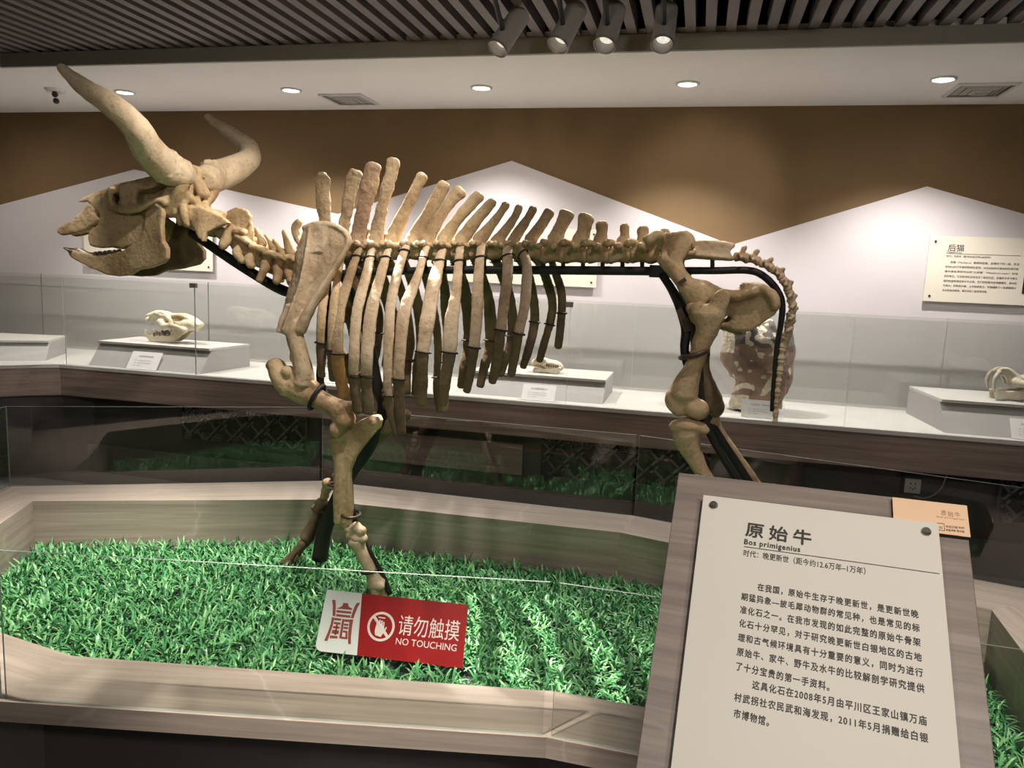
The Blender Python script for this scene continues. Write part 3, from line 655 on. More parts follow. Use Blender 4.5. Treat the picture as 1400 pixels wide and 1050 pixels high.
# artificial grass
def inside(p, poly):
    x, y = p[:, 0], p[:, 1]; c = np.zeros(len(p), bool); j = len(poly)-1
    for i in range(len(poly)):
        xi, yi = poly[i]; xj, yj = poly[j]
        c ^= ((yi > y) != (yj > y)) & (x < (xj-xi)*(y-yi)/(yj-yi+1e-12)+xi); j = i
    return c
ctrI = np.mean(np.array(INN), 0); GP = [tuple(ctrI+(np.array(q)-ctrI)*0.985) for q in INN]
g = []
step = 0.036
gx, gy = np.meshgrid(np.arange(-3.0, 1.2, step), np.arange(1.6, 3.45, step)); pts = np.stack([gx.ravel(), gy.ravel()], 1); pts += rng.uniform(-.014, .014, pts.shape)
pts = pts[inside(pts, GP)]
pts = pts[~((pts[:, 0] > -1.24) & (pts[:, 0] < -.64) & (pts[:, 1]-2.268-(pts[:, 0]+1.19)*.074 > .004) & (pts[:, 1]-2.268-(pts[:, 0]+1.19)*.074 < .085))]   # blades pressed flat behind the sign
nb = 9; T = len(pts); base = np.repeat(pts, nb, 0); K = len(base)
az = rng.uniform(0, 2*PI, K); ln_ = rng.uniform(.042, .082, K); lean = rng.uniform(.35, 1.45, K); wd = rng.uniform(.0030, .0050, K)
hgt = np.repeat(rng.uniform(.85, 1.2, T), nb)
dirx, diry = np.cos(az), np.sin(az); bx = base[:, 0]+rng.uniform(-.006, .006, K); by = base[:, 1]+rng.uniform(-.006, .006, K)
ts = [0, .45, .8, 1.0]; V = np.zeros((K, 7, 3))
for k, tt in enumerate(ts):
    out = ln_*(np.sin(lean*tt)*tt)*0.95; up_ = ln_*hgt*(tt*np.cos(lean*tt*0.9))
    cx_, cy_, cz_ = bx+dirx*out, by+diry*out, ZG+up_+0.004
    wk = wd*(0.7, 1.0, .75, 0)[k]
    if k < 3:
        V[:, 2*k] = np.stack([cx_-diry*wk, cy_+dirx*wk, cz_], 1); V[:, 2*k+1] = np.stack([cx_+diry*wk, cy_-dirx*wk, cz_+.0008], 1)
    else: V[:, 6] = np.stack([cx_, cy_, cz_], 1)
me = bpy.data.meshes.new('artificial_grass'); nv = K*7
me.vertices.add(nv); me.vertices.foreach_set('co', V.reshape(-1).astype('f'))
q = np.array([[0, 1, 3, 2], [2, 3, 5, 4]]); tri = np.array([4, 5, 6]); off = (np.arange(K)*7)[:, None]
loops = np.concatenate([off+q[0], off+q[1], off+tri], 1).ravel(); tot = np.tile([4, 4, 3], K); start = np.concatenate([[0], np.cumsum(tot)[:-1]])
me.loops.add(len(loops)); me.loops.foreach_set('vertex_index', loops.astype('i')); me.polygons.add(len(tot)); me.polygons.foreach_set('loop_start', start.astype('i')); me.polygons.foreach_set('loop_total', tot.astype('i'))
at = me.attributes.new('tone', 'FLOAT', 'POINT'); at.data.foreach_set('value', np.repeat(np.clip(rng.normal(.5, .22, K), 0, 1), 7).astype('f'))
me.update(); me.validate()
gm = bpy.data.materials.new('grass_blade'); gm.use_nodes = True; nt = gm.node_tree; pb = nt.nodes['Principled BSDF']; pb.inputs['Roughness'].default_value = 0.38; pb.inputs['Specular IOR Level'].default_value = 0.45
an = nt.nodes.new('ShaderNodeAttribute'); an.attribute_name = 'tone'; rp = nt.nodes.new('ShaderNodeValToRGB'); e = rp.color_ramp.elements
e[0].position = 0.1; e[0].color = (0.020, 0.11, 0.042, 1); e[1].position = .95; e[1].color = (0.30, 0.58, 0.25, 1); x_ = e.new(.5); x_.color = (0.085, 0.33, 0.12, 1)
nt.links.new(an.outputs['Fac'], rp.inputs[0]); nt.links.new(rp.outputs[0], pb.inputs['Base Color'])
gr = link('artificial_grass', me, gm); tag(gr, 'thick green artificial grass covering the floor of the pit', 'grass', kind='stuff')

# ------------------------------------------------------------------ lectern with its plate
inc, ya = R(43), R(-4)
LU = np.array([math.cos(ya), math.sin(ya), 0]); LV = np.array([math.sin(ya)*math.cos(inc), -math.cos(ya)*math.cos(inc), -math.sin(inc)])
LP = Plane(onz(928, 646, 1.17), LU, LV); LN = LP.n
BW, BL = 0.548, 0.78
lt = thing('lectern', LP.pt(BW/2, .42, -.3)*np.array([1, 1, 0]), 'slanted stone lectern with a frosted caption plate in the right foreground', 'lectern')
b = bmesh.new(); prism(b, [LP.pt(0, 0), LP.pt(BW, 0), LP.pt(BW, BL), LP.pt(0, BL)], -LN*.035); bmesh.ops.bevel(b, geom=[e for e in b.edges], offset=.0015, segments=1, affect='EDGES')
o = obj('desk_slab', b, M['stone_lectern'], lt); uvbox(o, axis=LU)
b = bmesh.new(); c0, c1 = LP.pt(.12, .22, -.036), LP.pt(.43, .62, -.036)
px0, px1 = LP.pt(.12, .2, -.04), LP.pt(BW-.12, .2, -.04); f0, f1 = LP.pt(.12, .55, -.04), LP.pt(BW-.12, .55, -.04)
hexa(b, [(f0[0], f0[1], 0.02), (f1[0], f1[1], 0.02), (px1[0], px1[1], 0.02), (px0[0], px0[1], 0.02), f0, f1, px1, px0]); o = obj('post', b, M['stone_lectern'], lt); uvbox(o)
b = bmesh.new(); box(b, (min(px0[0], f0[0])-.06, f0[1]-.08, 0.0), (px1[0]+.06, px0[1]+.06, 0.02)); o = obj('foot', b, M['dark_base'], lt)
PA, PB, PW, PH = 0.058, 0.062, 0.434, 0.66; HS = 0.022
b = bmesh.new(); prism(b, [LP.pt(PA, PB, HS), LP.pt(PA+PW, PB, HS), LP.pt(PA+PW, PB+PH, HS), LP.pt(PA, PB+PH, HS)], -LN*.006); pl_o = obj('caption_plate', b, M['plate'], lt); pl_o['label'] = 'pale frosted plate with black lettering'
for (a, bb) in ((PA+.022, PB+.022), (PA+PW-.022, PB+.022), (PA+.022, PB+PH-.022), (PA+PW-.022, PB+PH-.022)):
    b = bmesh.new(); cyl(b, LP.pt(a, bb, .0005), LP.pt(a, bb, HS+.004), .0085, seg=24); cyl(b, LP.pt(a, bb, HS+.004), LP.pt(a, bb, HS+.008), .0085, .006, seg=24); obj('mounting_stud', b, M['pewter'], lt, False)
LPp = Plane(LP.pt(0, 0, HS), LU, LV)
def zc(cx, cy): return (950+cx/3.0875, 680+cy/3.0875)
lines = [('在我国，原始牛生存于晚更新世，是更新世晚', (265, 378), (943, 495), 22), ('期猛犸象—披毛犀动物群的常见种，也是常见的标', (197, 418), (948, 553), 23),
         ('准化石之一。在我市发现的如此完整的原始牛骨架', (192, 473), (952, 613), 23), ('化石十分罕见，对于研究晚更新世白银地区的古地', (188, 530), (957, 677), 23),
         ('理和古气候环境具有十分重要的意义，同时为进行', (183, 590), (962, 742), 23), ('原始牛、家牛、野牛及水牛的比较解剖学研究提供', (178, 650), (968, 808), 23),
         ('了十分宝贵的第一手资料。', (175, 711), (568, 800), 12), ('这具化石在2008年5月由平川区王家山镇万庙', (243, 790), (978, 945), 20),
         ('村武拐社农民武和海发现，2011年5月捐赠给白银', (167, 842), (984, 1018), 23), ('市博物馆。', (165, 910), (313, 948), 5)]
b = bmesh.new()
for s, p0, p1, nn in lines:
    A = LPp.hit(*zc(*p0)); B = LPp.hit(*zc(*p1))
    hh = .0150 if s[0] != '了' else .0150
    put_text(b, LPp, s, A[0], A[1], B[0], B[1], hh, spacing=1.22, bold=.022, h=.0006)
flat_obj('body_lettering', b, M['ink'], pl_o)
b = bmesh.new()
A = LPp.hit(1020, 724); B = LPp.hit(1109, 737); put_text(b, LPp, '原始牛', A[0], A[1]-.001, B[0], B[1]-.001, .032, spacing=1.45, bold=.03, h=.0006)
A = LPp.hit(*zc(209, 188)); B = LPp.hit(*zc(444, 222)); put_text(b, LPp, 'Bos primigenius', A[0], A[1]+.001, B[0], B[1]+.001, .0145, spacing=1.15, bold=.035, h=.0006)
A = LPp.hit(*zc(207, 208)); B = LPp.hit(*zc(1034, 340)); prism(b, [LPp.pt(A[0], A[1]-.0006, .0008), LPp.pt(B[0], A[1]-.0006, .0008), LPp.pt(B[0], A[1]+.0008, .0008), LPp.pt(A[0], A[1]+.0008, .0008)], -LN*.0005)
flat_obj('title_lettering', b, M['ink'], pl_o)
b = bmesh.new(); A = LPp.hit(*zc(206, 234)); B = LPp.hit(*zc(720, 312)); put_text(b, LPp, '时代：晚更新世（距今约12.6万年–1万年）', A[0], A[1], B[0], B[1], .0145, spacing=1.05, bold=.012, h=.0006)
flat_obj('date_lettering', b, M['ink'], pl_o)
# peach card on the upper right corner of the lectern (its code square is left blank)
HC = 0.012
LC = Plane(LP.pt(0, 0, HC), LU, LV)
q0 = LC.hit(1220, 679); q1 = LC.hit(1322, 692); q3 = LC.hit(1327, 737)
ca0, ca1, cb0, cb1 = q0[0], q1[0], (q0[1]+q1[1])/2, q3[1]-.004
t = thing('guide_card', LP.pt((ca0+ca1)/2, (cb0+cb1)/2), 'small peach guide card at the upper right corner of the lectern', 'card')
b = bmesh.new(); prism(b, [LP.pt(ca0, cb0, HC-.0015), LP.pt(ca1, cb0, HC-.0015), LP.pt(ca1, cb1, HC-.0015), LP.pt(ca0, cb1, HC-.0015)], -LN*(HC-.0022)); obj('card_block', b, M['card_side'], t)
b = bmesh.new(); prism(b, [LP.pt(ca0, cb0, HC), LP.pt(ca1, cb0, HC), LP.pt(ca1, cb1, HC), LP.pt(ca0, cb1, HC)], -LN*.0014); fo = obj('card_face', b, M['peach'], t)
b = bmesh.new()
def k7(cx, cy): return (1200+cx/4.775, 560+cy/4.775)
A = LC.hit(*k7(412, 672)); B = LC.hit(*k7(538, 690)); put_text(b, LC, '原始牛', A[0], A[1], B[0], B[1], .012, spacing=1.3, h=.0006)
A = LC.hit(*k7(385, 700)); B = LC.hit(*k7(566, 720)); put_text(b, LC, 'Bos primigenius', A[0], A[1], B[0], B[1], .004, h=.0006)
flat_obj('card_title', b, M['ink_brown'], fo)
b = bmesh.new()
A = LC.hit(*k7(444, 764)); B = LC.hit(*k7(566, 774)); put_text(b, LC, '手机扫描 聆听', A[0], A[1], B[0], B[1], .005, h=.0006)
A = LC.hit(*k7(444, 785)); B = LC.hit(*k7(566, 798)); put_text(b, LC, '语音讲解 导览器', A[0], A[1], B[0], B[1], .005, h=.0006)
A = LC.hit(*k7(412, 766)); s_ = .008; w_ = .001
for (x0, y0, x1, y1) in ((-s_, -s_, s_, -s_+w_), (-s_, s_-w_, s_, s_), (-s_, -s_+w_, -s_+w_, s_-w_), (s_-w_, -s_+w_, s_, s_-w_), (-s_*.4, 0, s_*.4, w_), (-s_*.4, s_*.35, s_*.4, s_*.35+w_)):
    f = [b.verts.new(tuple(LC.pt(A[0]+p*.8, A[1]+q, .0006))) for p, q in ((x0, y0), (x1, y0), (x1, y1), (x0, y1))]; b.faces.new(f)
flat_obj('card_note', b, M['ink'], fo)

# ------------------------------------------------------------------ no-touching sign standing in the turf
bl, br = onz(431, 889, .262), onz(632, 914, .262)
su = (br-bl)/np.linalg.norm(br-bl); th = R(63); bk = np.array([-su[1], su[0], 0]); bk = bk if bk[1] > 0 else -bk
SP = Plane(bl, su, -(bk*math.cos(th)+np.array([0, 0, 1])*math.sin(th)))
a_tl = SP.hit(447, 806); a_tr = SP.hit(640, 827); a_bl = (0, 0); a_br = SP.hit(632, 914); SH = .03
ex = .035
c_ = [SP.pt(*a_tl), SP.pt(*a_tr), SP.pt(*SP.hit(633, 914)), SP.pt(*SP.hit(431, 889))]
sw, sh_ = np.linalg.norm(c_[1]-c_[0]), abs(a_tl[1])
t = thing('no_touching_sign', (bl+br)/2-np.array([0, 0, .055]), 'red and white no-touching sign propped up in the grass', 'sign')
spl = [SP.hit(495, 811.2), SP.hit(487, 896)]
def sgn(px, py, h=0): return SP.pt(*SP.hit(px, py), h)
b = bmesh.new(); prism(b, [sgn(447, 806), sgn(495, 811.2), sgn(488, 896), sgn(438, 890.5), sgn(433, 887), sgn(431.5, 882)], -SP.n*.006); wo = obj('white_panel', b, M['sign_white'], t); wo['label'] = 'white end with the red emblem'
b = bmesh.new(); prism(b, [sgn(495, 811.2), sgn(640, 827), sgn(632, 914), sgn(488, 896)], -SP.n*.0035); ro = obj('red_panel', b, M['red'], t); ro['label'] = 'red end with the white lettering'
b = bmesh.new(); prism(b, [sgn(447.5, 806.5, -.0065), sgn(639.5, 827.5, -.0065), sgn(631.5, 913.5, -.0065), sgn(438, 890, -.0065)], -SP.n*.002); obj('back_plate', b, M['vent_grey'], t)
b = bmesh.new()
for (px, py) in ((470, 880), (600, 895)):
    p = sgn(px, py, -.016); cyl(b, p-np.array([0, 0, .002]), np.array([p[0], p[1]-.0, ZG+.001]), .006)
obj('ground_stake', b, M['pewter'], t)
def ez(cx, cy): return (430+cx/9.54, 800+cy/9.54)
emb = [[(232, 190), (272, 195), (278, 260), (272, 402), (238, 400), (241, 260)], [(555, 230), (596, 232), (562, 290), (530, 370), (510, 432), (474, 430), (505, 330), (528, 270)],
       [(375, 232), (440, 236), (441, 270), (462, 290), (494, 306), (490, 322), (286, 302), (338, 287), (368, 265)], [(288, 325), (482, 347), (478, 372), (286, 355)], [(285, 376), (470, 397), (467, 426), (283, 406)],
       [(228, 418), (258, 422), (240, 520), (205, 630), (166, 730), (128, 724), (176, 610), (212, 510)], [(464, 446), (506, 449), (488, 560), (476, 680), (475, 771), (438, 768), (440, 640), (450, 520)],
       [(260, 424), (350, 436), (347, 462), (256, 456)], [(364, 440), (392, 443), (362, 640), (353, 695), (320, 692), (334, 620)], [(396, 444), (462, 450), (457, 482), (388, 476)],
       [(256, 478), (340, 488), (337, 516), (250, 506)], [(284, 512), (306, 515), (282, 650), (258, 648)], [(246, 532), (332, 542), (327, 570), (240, 560)], [(233, 580), (320, 592), (314, 640), (222, 628)], [(206, 655), (302, 665), (297, 695), (198, 690)],
       [(388, 500), (446, 506), (442, 532), (384, 528)], [(382, 542), (440, 548), (436, 575), (376, 570)], [(374, 590), (432, 598), (431, 624), (370, 616)], [(406, 620), (431, 624), (430, 706), (402, 704)], [(352, 670), (404, 678), (402, 704), (350, 700)]]
b = bmesh.new()
for pg in emb:
    prism(b, [sgn(*ez(*q), .0012) for q in pg], -SP.n*.001)
obj('emblem', b, M['emblem'], wo)
b = bmesh.new(); cq = SP.hit(*ez(868, 540)); e1 = SP.hit(*ez(1048, 540)); e2 = SP.hit(*ez(868, 345))
ra = abs(e1[0]-cq[0]); Nn = 48
def ring_pt(th, r): return SP.pt(cq[0]+r*math.cos(th), cq[1]+r*math.sin(th), .0012)
ri = ra*.83
for k in range(Nn):
    t0, t1 = 2*PI*k/Nn, 2*PI*(k+1)/Nn; prism(b, [ring_pt(t0, ri), ring_pt(t0, ra), ring_pt(t1, ra), ring_pt(t1, ri)], -SP.n*.001)
prism(b, [sgn(*ez(*q), .0016) for q in ((765, 425), (792, 400), (962, 655), (935, 682))], -SP.n*.0013)
prism(b, [sgn(*ez(*q), .0012) for q in ((835, 412), (922, 425), (922, 438), (835, 424))], -SP.n*.001)
for pg in ([(800, 545), (812, 500), (838, 520), (910, 560), (905, 620), (862, 675), (790, 652), (786, 600)], [(812, 505), (826, 470), (838, 472), (838, 530), (814, 530)], [(840, 530), (848, 452), (862, 452), (864, 535)], [(866, 535), (876, 458), (890, 462), (886, 545)], [(888, 548), (900, 478), (914, 480), (908, 562)], [(900, 590), (934, 545), (944, 556), (908, 622)]):
    prism(b, [sgn(*ez(*q), .0012) for q in pg], -SP.n*.001)
obj('prohibition_icon', b, M['letter_white'], ro)
def c7(cx, cy): return (420+cx/5.833, 790+cy/5.833)
b = bmesh.new(); A = SP.hit(*c7(730, 372)); B = SP.hit(*c7(1216, 425)); hh = abs(SP.hit(*c7(975, 325))[1]-SP.hit(*c7(965, 478))[1]); put_text(b, SP, '请勿触摸', A[0], A[1], B[0], B[1], hh*1.06, h=.0012)
A = SP.hit(*c7(708, 503)); B = SP.hit(*c7(1192, 560)); hh = abs(SP.hit(*c7(715, 476))[1]-SP.hit(*c7(710, 530))[1]); put_text(b, SP, 'NO TOUCHING', A[0], A[1], B[0], B[1], hh, h=.0012)
flat_obj('sign_lettering', b, M['letter_white'], ro)

# ------------------------------------------------------------------ the skeleton
Y0 = 2.86
def P(px, py, off=0.0): return ony(px, py, Y0-off)
def S(px, py, off, ra, rb=None):
    p = P(px, py, off); k = depth(p)/F; return (p[0], p[1], p[2], ra*k, (ra if rb is None else rb)*k)
def plate(bm, pts, off, th):
    f = off if callable(off) else (lambda x, y: off)
    prism(bm, [P(x, y, f(x, y)+th/2) for x, y in pts], (0, th, 0))
def lump(bm, px, py, off, r, ry=None, rz=None):
    p = P(px, py, off); k = depth(p)/F; ball(bm, p, (r*k, (ry or r)*k, (rz or r)*k))
def path(bm, rows, **kw): tube(bm, [S(*r) for r in rows], **kw)
SK = thing('fossil_skeleton', (-0.9, Y0, ZG), 'mounted fossil skeleton of a huge long-horned wild ox standing in the turf pit', 'skeleton')
def ring(name, row0, row1, mat_='wire', grow=1.06, r0=.0035, parent=None):
    a = np.array(S(*row0)); b_ = np.array(S(*row1)); b = bmesh.new()
    torus(b, a[:3], b_[:3]-a[:3], 1.0, r0, 28, 8, sc=(a[4]*grow+.001, a[3]*grow+.001)); return obj(name, b, M[mat_], parent, True)
def mirrored(o, name, parent, mats):
    """the same bone for the far side of the body"""
    b = bmesh.new(); b.from_mesh(o.data); b.transform(o.matrix_world)
    for v in b.verts: v.co.y = 2*Y0-v.co.y
    bmesh.ops.reverse_faces(b, faces=b.faces); me = bpy.data.meshes.new(name); b.to_mesh(me); b.free(); me.shade_smooth()
    return link(name, me, list(mats) if isinstance(mats, (list, tuple)) else mats, parent)

# --- skull
bm = bmesh.new()
hull(bm, [P(x, y, o*s)+np.array([0, 0, dz]) for (x, y, o) in ((150, 254, .095), (162, 250, .12), (178, 247, .128), (205, 246, .12), (232, 236, .115)) for s in (1,) for dz in (0, -.035)]
     + [np.array([p[0], 2*Y0-p[1], p[2]]) for p in [P(x, y, o)+np.array([0, 0, dz]) for (x, y, o) in ((150, 254, .095), (162, 250, .12), (178, 247, .128), (205, 246, .12), (232, 236, .115)) for dz in (0, -.035)]])
fr_b = bmesh.new()
plate(fr_b, [(104, 277), (112, 270), (130, 262), (150, 256), (156, 268), (150, 272), (135, 274), (118, 275), (112, 276)], .026, .035)          # nasal
plate(fr_b, [(118, 274), (132, 266), (150, 256), (151, 268), (153, 280), (180, 287), (196, 300), (194, 322), (188, 333), (165, 339), (150, 337), (135, 339), (122, 336), (119, 326), (121, 316), (131, 309), (136, 299), (134, 290)], lambda x, y: .05+(x-118)/80*.035, .040)   # maxilla
plate(fr_b, [(77, 318), (78, 313), (84, 309), (97, 300), (108, 291), (118, 278), (124, 290), (136, 300), (130, 306), (118, 313), (112, 317), (97, 319), (84, 322)], lambda x, y: .030+(x-77)/60*.025, .024)   # premaxilla
path(fr_b, [(152, 258, .115, 5), (151, 270, .115, 4), (154, 281, .11, 4), (163, 284, .115, 4)], sub=4)      # orbit front rim
plate(fr_b, [(162, 253), (178, 249), (191, 250), (186, 260), (183, 272), (185, 285), (173, 287), (165, 281), (161, 268)], .122, .026)                     # postorbital bar
path(fr_b, [(150, 282, .10, 5), (172, 286, .122, 6), (192, 284, .135, 5), (207, 276, .138, 4.5), (219, 273, .13, 5), (226, 277, .115, 6)], sub=4)   # zygomatic arch
path(fr_b, [(222, 274, .125, 5), (232, 262, .10, 8), (240, 248, .10, 9)], sub=4)
path(fr_b, [(232, 290, .08, 8), (238, 276, .09, 9), (246, 258, .10, 10), (250, 246, .10, 10)], sub=4)
lump(fr_b, 240, 288, .075, 9)
lump(fr_b, 262, 292, .045, 8)                                                                                   # occipital condyle
path(fr_b, [(250, 282, .085, 6), (252, 296, .085, 6), (256, 308, .08, 4)], sub=4)
both(fr_b, Y0); me = bpy.data.meshes.new('t'); fr_b.to_mesh(me); fr_b.free(); bm.from_mesh(me); bpy.data.meshes.remove(me)
# central core, braincase, occiput
c0 = P(160, 285); tube(bm, [(*P(122, 292), .030, .035), (*P(150, 282), .042, .05), (*P(185, 272), .045, .055), (*P(225, 262), .060, .070), (*P(258, 262), .066, .085)], sub=4)
oc = []
for (x, y, o) in ((240, 243, .10), (243, 268, .09), (248, 290, .065)):
    p = P(x, y, o); oc += [p, np.array([p[0], 2*Y0-p[1], p[2]])]
for (x, y) in ((262, 236), (262, 300), (270, 262), (268, 285)): oc.append(P(x, y))
hull(bm, oc)
kb = bmesh.new()
path(kb, [(262, 233, .0, 8, 9), (256, 234, .05, 8, 9), (246, 240, .105, 9, 10)], sub=3)            # crest between the horns
path(kb, [(244, 250, .105, 6, 7), (252, 262, .085, 6, 6), (262, 272, .05, 6, 6), (270, 278, .02, 7, 7)], sub=3)   # neck-muscle ridge
path(kb, [(262, 240, .01, 6, 6), (270, 252, .012, 6, 7), (276, 266, .015, 6, 7)], sub=3)
lump(kb, 272, 290, .03, 8, 9, 9); lump(kb, 252, 276, .075, 6); lump(kb, 258, 268, .07, 4); lump(kb, 246, 300, .07, 5, 5, 9)
both(kb, Y0); me = bpy.data.meshes.new('t'); kb.to_mesh(me); kb.free(); bm.from_mesh(me); bpy.data.meshes.remove(me)
SKU = fuse('skull', bm, M['bone'], SK, .0052, 3, .0016)
SKU['label'] = 'skull with brow, muzzle and cheek bones'
H = [(-2.05, .080, 1.918, .060), (-2.078, .155, 1.938, .066), (-2.060, .27, 1.983, .060), (-2.036, .363, 2.045, .050), (-2.075, .42, 2.105, .043), (-2.149, .446, 2.153, .035), (-2.225, .440, 2.200, .027), (-2.294, .426, 2.246, .016)]
for s, lb in ((-1, 'near horn pointing up and forward'), (1, 'far horn curling forward')):
    bm = bmesh.new(); tube(bm, [(x, Y0+s*o, z, r, r) for x, o, z, r in H], seg=24, sub=7, ref=(0.3, 0.2, 1))
    for k in range(26):                                   # burr at the root
        th = 2*PI*k/26; c = np.array([-2.078, Y0+s*.155, 1.942]); d = np.array([.14, s*1.0, .33]); d /= np.linalg.norm(d); a = np.cross(d, [0, 0, 1]); a /= np.linalg.norm(a); b_ = np.cross(d, a)
        ball(bm, c+d*.02*rng.uniform(-1, 1)+(.061)*(math.cos(th)*a+math.sin(th)*b_), rng.uniform(.008, .015), 8)
    o = fuse('horn', bm, M['horn'], SKU, .005, 2, .0012, 40); o['label'] = lb
# jaws
jo = lambda x, y: .018+max(0, (x-93))/110*.082
for near in (True, False):
    bm = bmesh.new()
    plate(bm, [(91, 343), (97, 341), (104, 344), (122, 347), (127, 349), (150, 347), (168, 342), (185, 330), (194, 316), (197, 300), (198, 284), (204, 277), (210, 276), (220, 281), (222, 290), (220, 306), (221, 328), (228, 340), (228, 352), (222, 360), (205, 366), (194, 366), (188, 368), (176, 376), (160, 378), (146, 376), (125, 367), (108, 359), (96, 352)], jo, .026)
    path(bm, [(210, 279, .10, 5, 9), (222, 281, .105, 5, 12)], sub=2)
    path(bm, [(190, 366, .095, 3), (210, 362, .10, 4), (226, 352, .10, 4)], sub=3)
    if not near:
        b2 = mirror_bm(bm, Y0); bm.free(); bm = b2
    o = fuse('lower_jaw', bm, M['bone_restored_shaded'] if not near else [M['bone'], M['bone_restored_shaded']], SKU, .0048, 3, .001, split=None)
    o['label'] = 'near half of the lower jaw' if near else 'far half of the lower jaw, darker'
    bm = bmesh.new()
    for k in range(6):
        x = 130+k*6.6; p = P(x, 347-k*.6, jo(x, 345)); w_ = .0075; sg = 1 if near else -1
        y = Y0-(Y0-p[1])*sg
        hexa(bm, [(p[0]-w_, y-.009, p[2]-.016), (p[0]+w_, y-.009, p[2]-.016), (p[0]+w_, y+.009, p[2]-.016), (p[0]-w_, y+.009, p[2]-.016), (p[0]-w_*.7, y-.006, p[2]+.006+.003*(k % 2)), (p[0]+w_*.8, y-.006, p[2]+.007), (p[0]+w_*.8, y+.006, p[2]+.009), (p[0]-w_*.7, y+.006, p[2]+.011)])
    obj('lower_cheek_teeth', bm, M['tooth'], SKU)
    bm = bmesh.new()
    for k in range(6):
        x = 128+k*8.5; p = P(x, 334, .05+(x-118)/80*.035); w_ = .009; sg = 1 if near else -1; y = Y0-(Y0-p[1])*sg
        hexa(bm, [(p[0]-w_*.7, y-.007, p[2]-.008-.003*(k % 2)), (p[0]+w_*.8, y-.007, p[2]-.006), (p[0]+w_*.8, y+.007, p[2]-.008), (p[0]-w_*.7, y+.007, p[2]-.009), (p[0]-w_, y-.012, p[2]+.018), (p[0]+w_, y-.012, p[2]+.018), (p[0]+w_, y+.012, p[2]+.018), (p[0]-w_, y+.012, p[2]+.018)])
    obj('upper_cheek_teeth', bm, M['tooth'], SKU)
bm = bmesh.new()
for s in (-1, 1):
    for k in range(4):
        p = P(96+k*1.5, 342, 0); y = Y0+s*(.006+.010*k); tube(bm, [(p[0]+.05, y*.5+Y0*.5, p[2]-.012, .005, .006), (p[0]+.01, y, p[2]-.002, .006, .006), (p[0]-.014, y, p[2]+.008, .004, .006)], seg=8, sub=2)
obj('incisors', bm, M['tooth'], SKU, True)
bm = bmesh.new(); plate(bm, [(103, 342), (106, 339), (120, 347), (119, 350), (112, 349)], .02, .03); o = fuse('jaw_inlay', bm, M['tooth_white'], SKU, .004, 2, 0); o['label'] = 'white plaster filling in the jaw gap'

# --- neck
def bone(name, bm, mat_='bone', voxel=.0055, smooth=3, amp=.0014, parent=SK, **kw): return fuse(name, bm, M[mat_], parent, voxel, smooth, amp, **kw)
bm = bmesh.new(); wb = bmesh.new()
plate(wb, [(256, 284), (272, 283), (290, 290), (306, 299), (312, 305), (300, 309), (290, 313), (280, 320), (277, 331), (270, 325), (262, 308), (258, 296)], lambda x, y: .055+max(0, y-295)*.0012, .030); both(wb, Y0)
me = bpy.data.meshes.new('t'); wb.to_mesh(me); wb.free(); bm.from_mesh(me)
path(bm, [(262, 292, 0, 20, 26), (285, 304, 0, 19, 24), (298, 312, 0, 15, 18)], sub=3); o = bone('cervical_vertebra', bm); o['label'] = 'broad winged first neck bone'
def cervical(cx, cy, r, spine, lam, trans, mat_='bone', far=True):
    bm = bmesh.new()
    path(bm, [(cx-9, cy-5, 0, r, r*1.1), (cx, cy, 0, r*.9, r), (cx+9, cy+5, 0, r, r*1.1)], sub=2)
    path(bm, [(*spine[0][:2], 0, spine[0][2]*.6, 4), ((spine[0][0]+spine[1][0])/2, (spine[0][1]+spine[1][1])/2, 0, spine[0][2], 4), (*spine[1][:2], 0, spine[0][2]*1.5, 6)], sub=3)
    sb = bmesh.new()
    path(sb, [(lam[0][0], lam[0][1], .050, 5, 9), ((lam[0][0]+lam[1][0])/2, (lam[0][1]+lam[1][1])/2-1, .045, 5, 9), (lam[1][0], lam[1][1], .050, 5, 9)], sub=3)
    path(sb, [((lam[0][0]+lam[1][0])/2, (lam[0][1]+lam[1][1])/2, .04, 8, 8), (cx, cy, .02, 8, 8)], sub=2)
    path(sb, [(cx, cy, .02, 6, 8), (trans[0][0], trans[0][1], .065, 6, 8), (trans[1][0], trans[1][1], .085, 5, 7)], sub=3)
    both(sb, Y0); me = bpy.data.meshes.new('t'); sb.to_mesh(me); sb.free(); bm.from_mesh(me); bpy.data.meshes.remove(me)
    return bone('cervical_vertebra', bm, mat_)
bm = bmesh.new(); plate(bm, [(308, 305), (309, 289), (321, 282), (337, 287), (342, 296), (338, 309), (331, 319), (315, 314)], 0, .022)
path(bm, [(302, 314, 0, 12, 15), (318, 324, 0, 12, 14), (332, 332, 0, 13, 15)], sub=3); sb = bmesh.new()
path(sb, [(318, 314, .03, 9, 10), (310, 327, .06, 8, 8), (304, 337, .075, 6, 7)], sub=3); path(sb, [(322, 318, .05, 5, 8), (334, 317, .05, 5, 8)], sub=2)
both(sb, Y0); me = bpy.data.meshes.new('t'); sb.to_mesh(me); sb.free(); bm.from_mesh(me); o = bone('cervical_vertebra', bm); o['label'] = 'second neck bone with a tall crest'
cervical(334, 338, 12, ((343, 304, 4.5), (342, 328)), ((323, 322), (340, 332)), ((324, 345), (332, 357)))
cervical(349, 350, 12, ((350, 312, 4.5), (360, 334)), ((343, 337), (362, 343)), ((340, 355), (344, 364)))
cervical(364, 359, 12, ((363, 321, 4.5), (376, 342)), ((361, 345), (382, 351)), ((362, 366), (354, 384)))
cervical(379, 367, 12, ((374, 327, 4.5), (388, 349)), ((377, 349), (394, 355)), ((380, 374), (378, 386)))
cervical(395, 372, 12, ((388, 316, 6), (398, 348)), ((390, 352), (405, 355)), ((396, 378), (398, 388)))

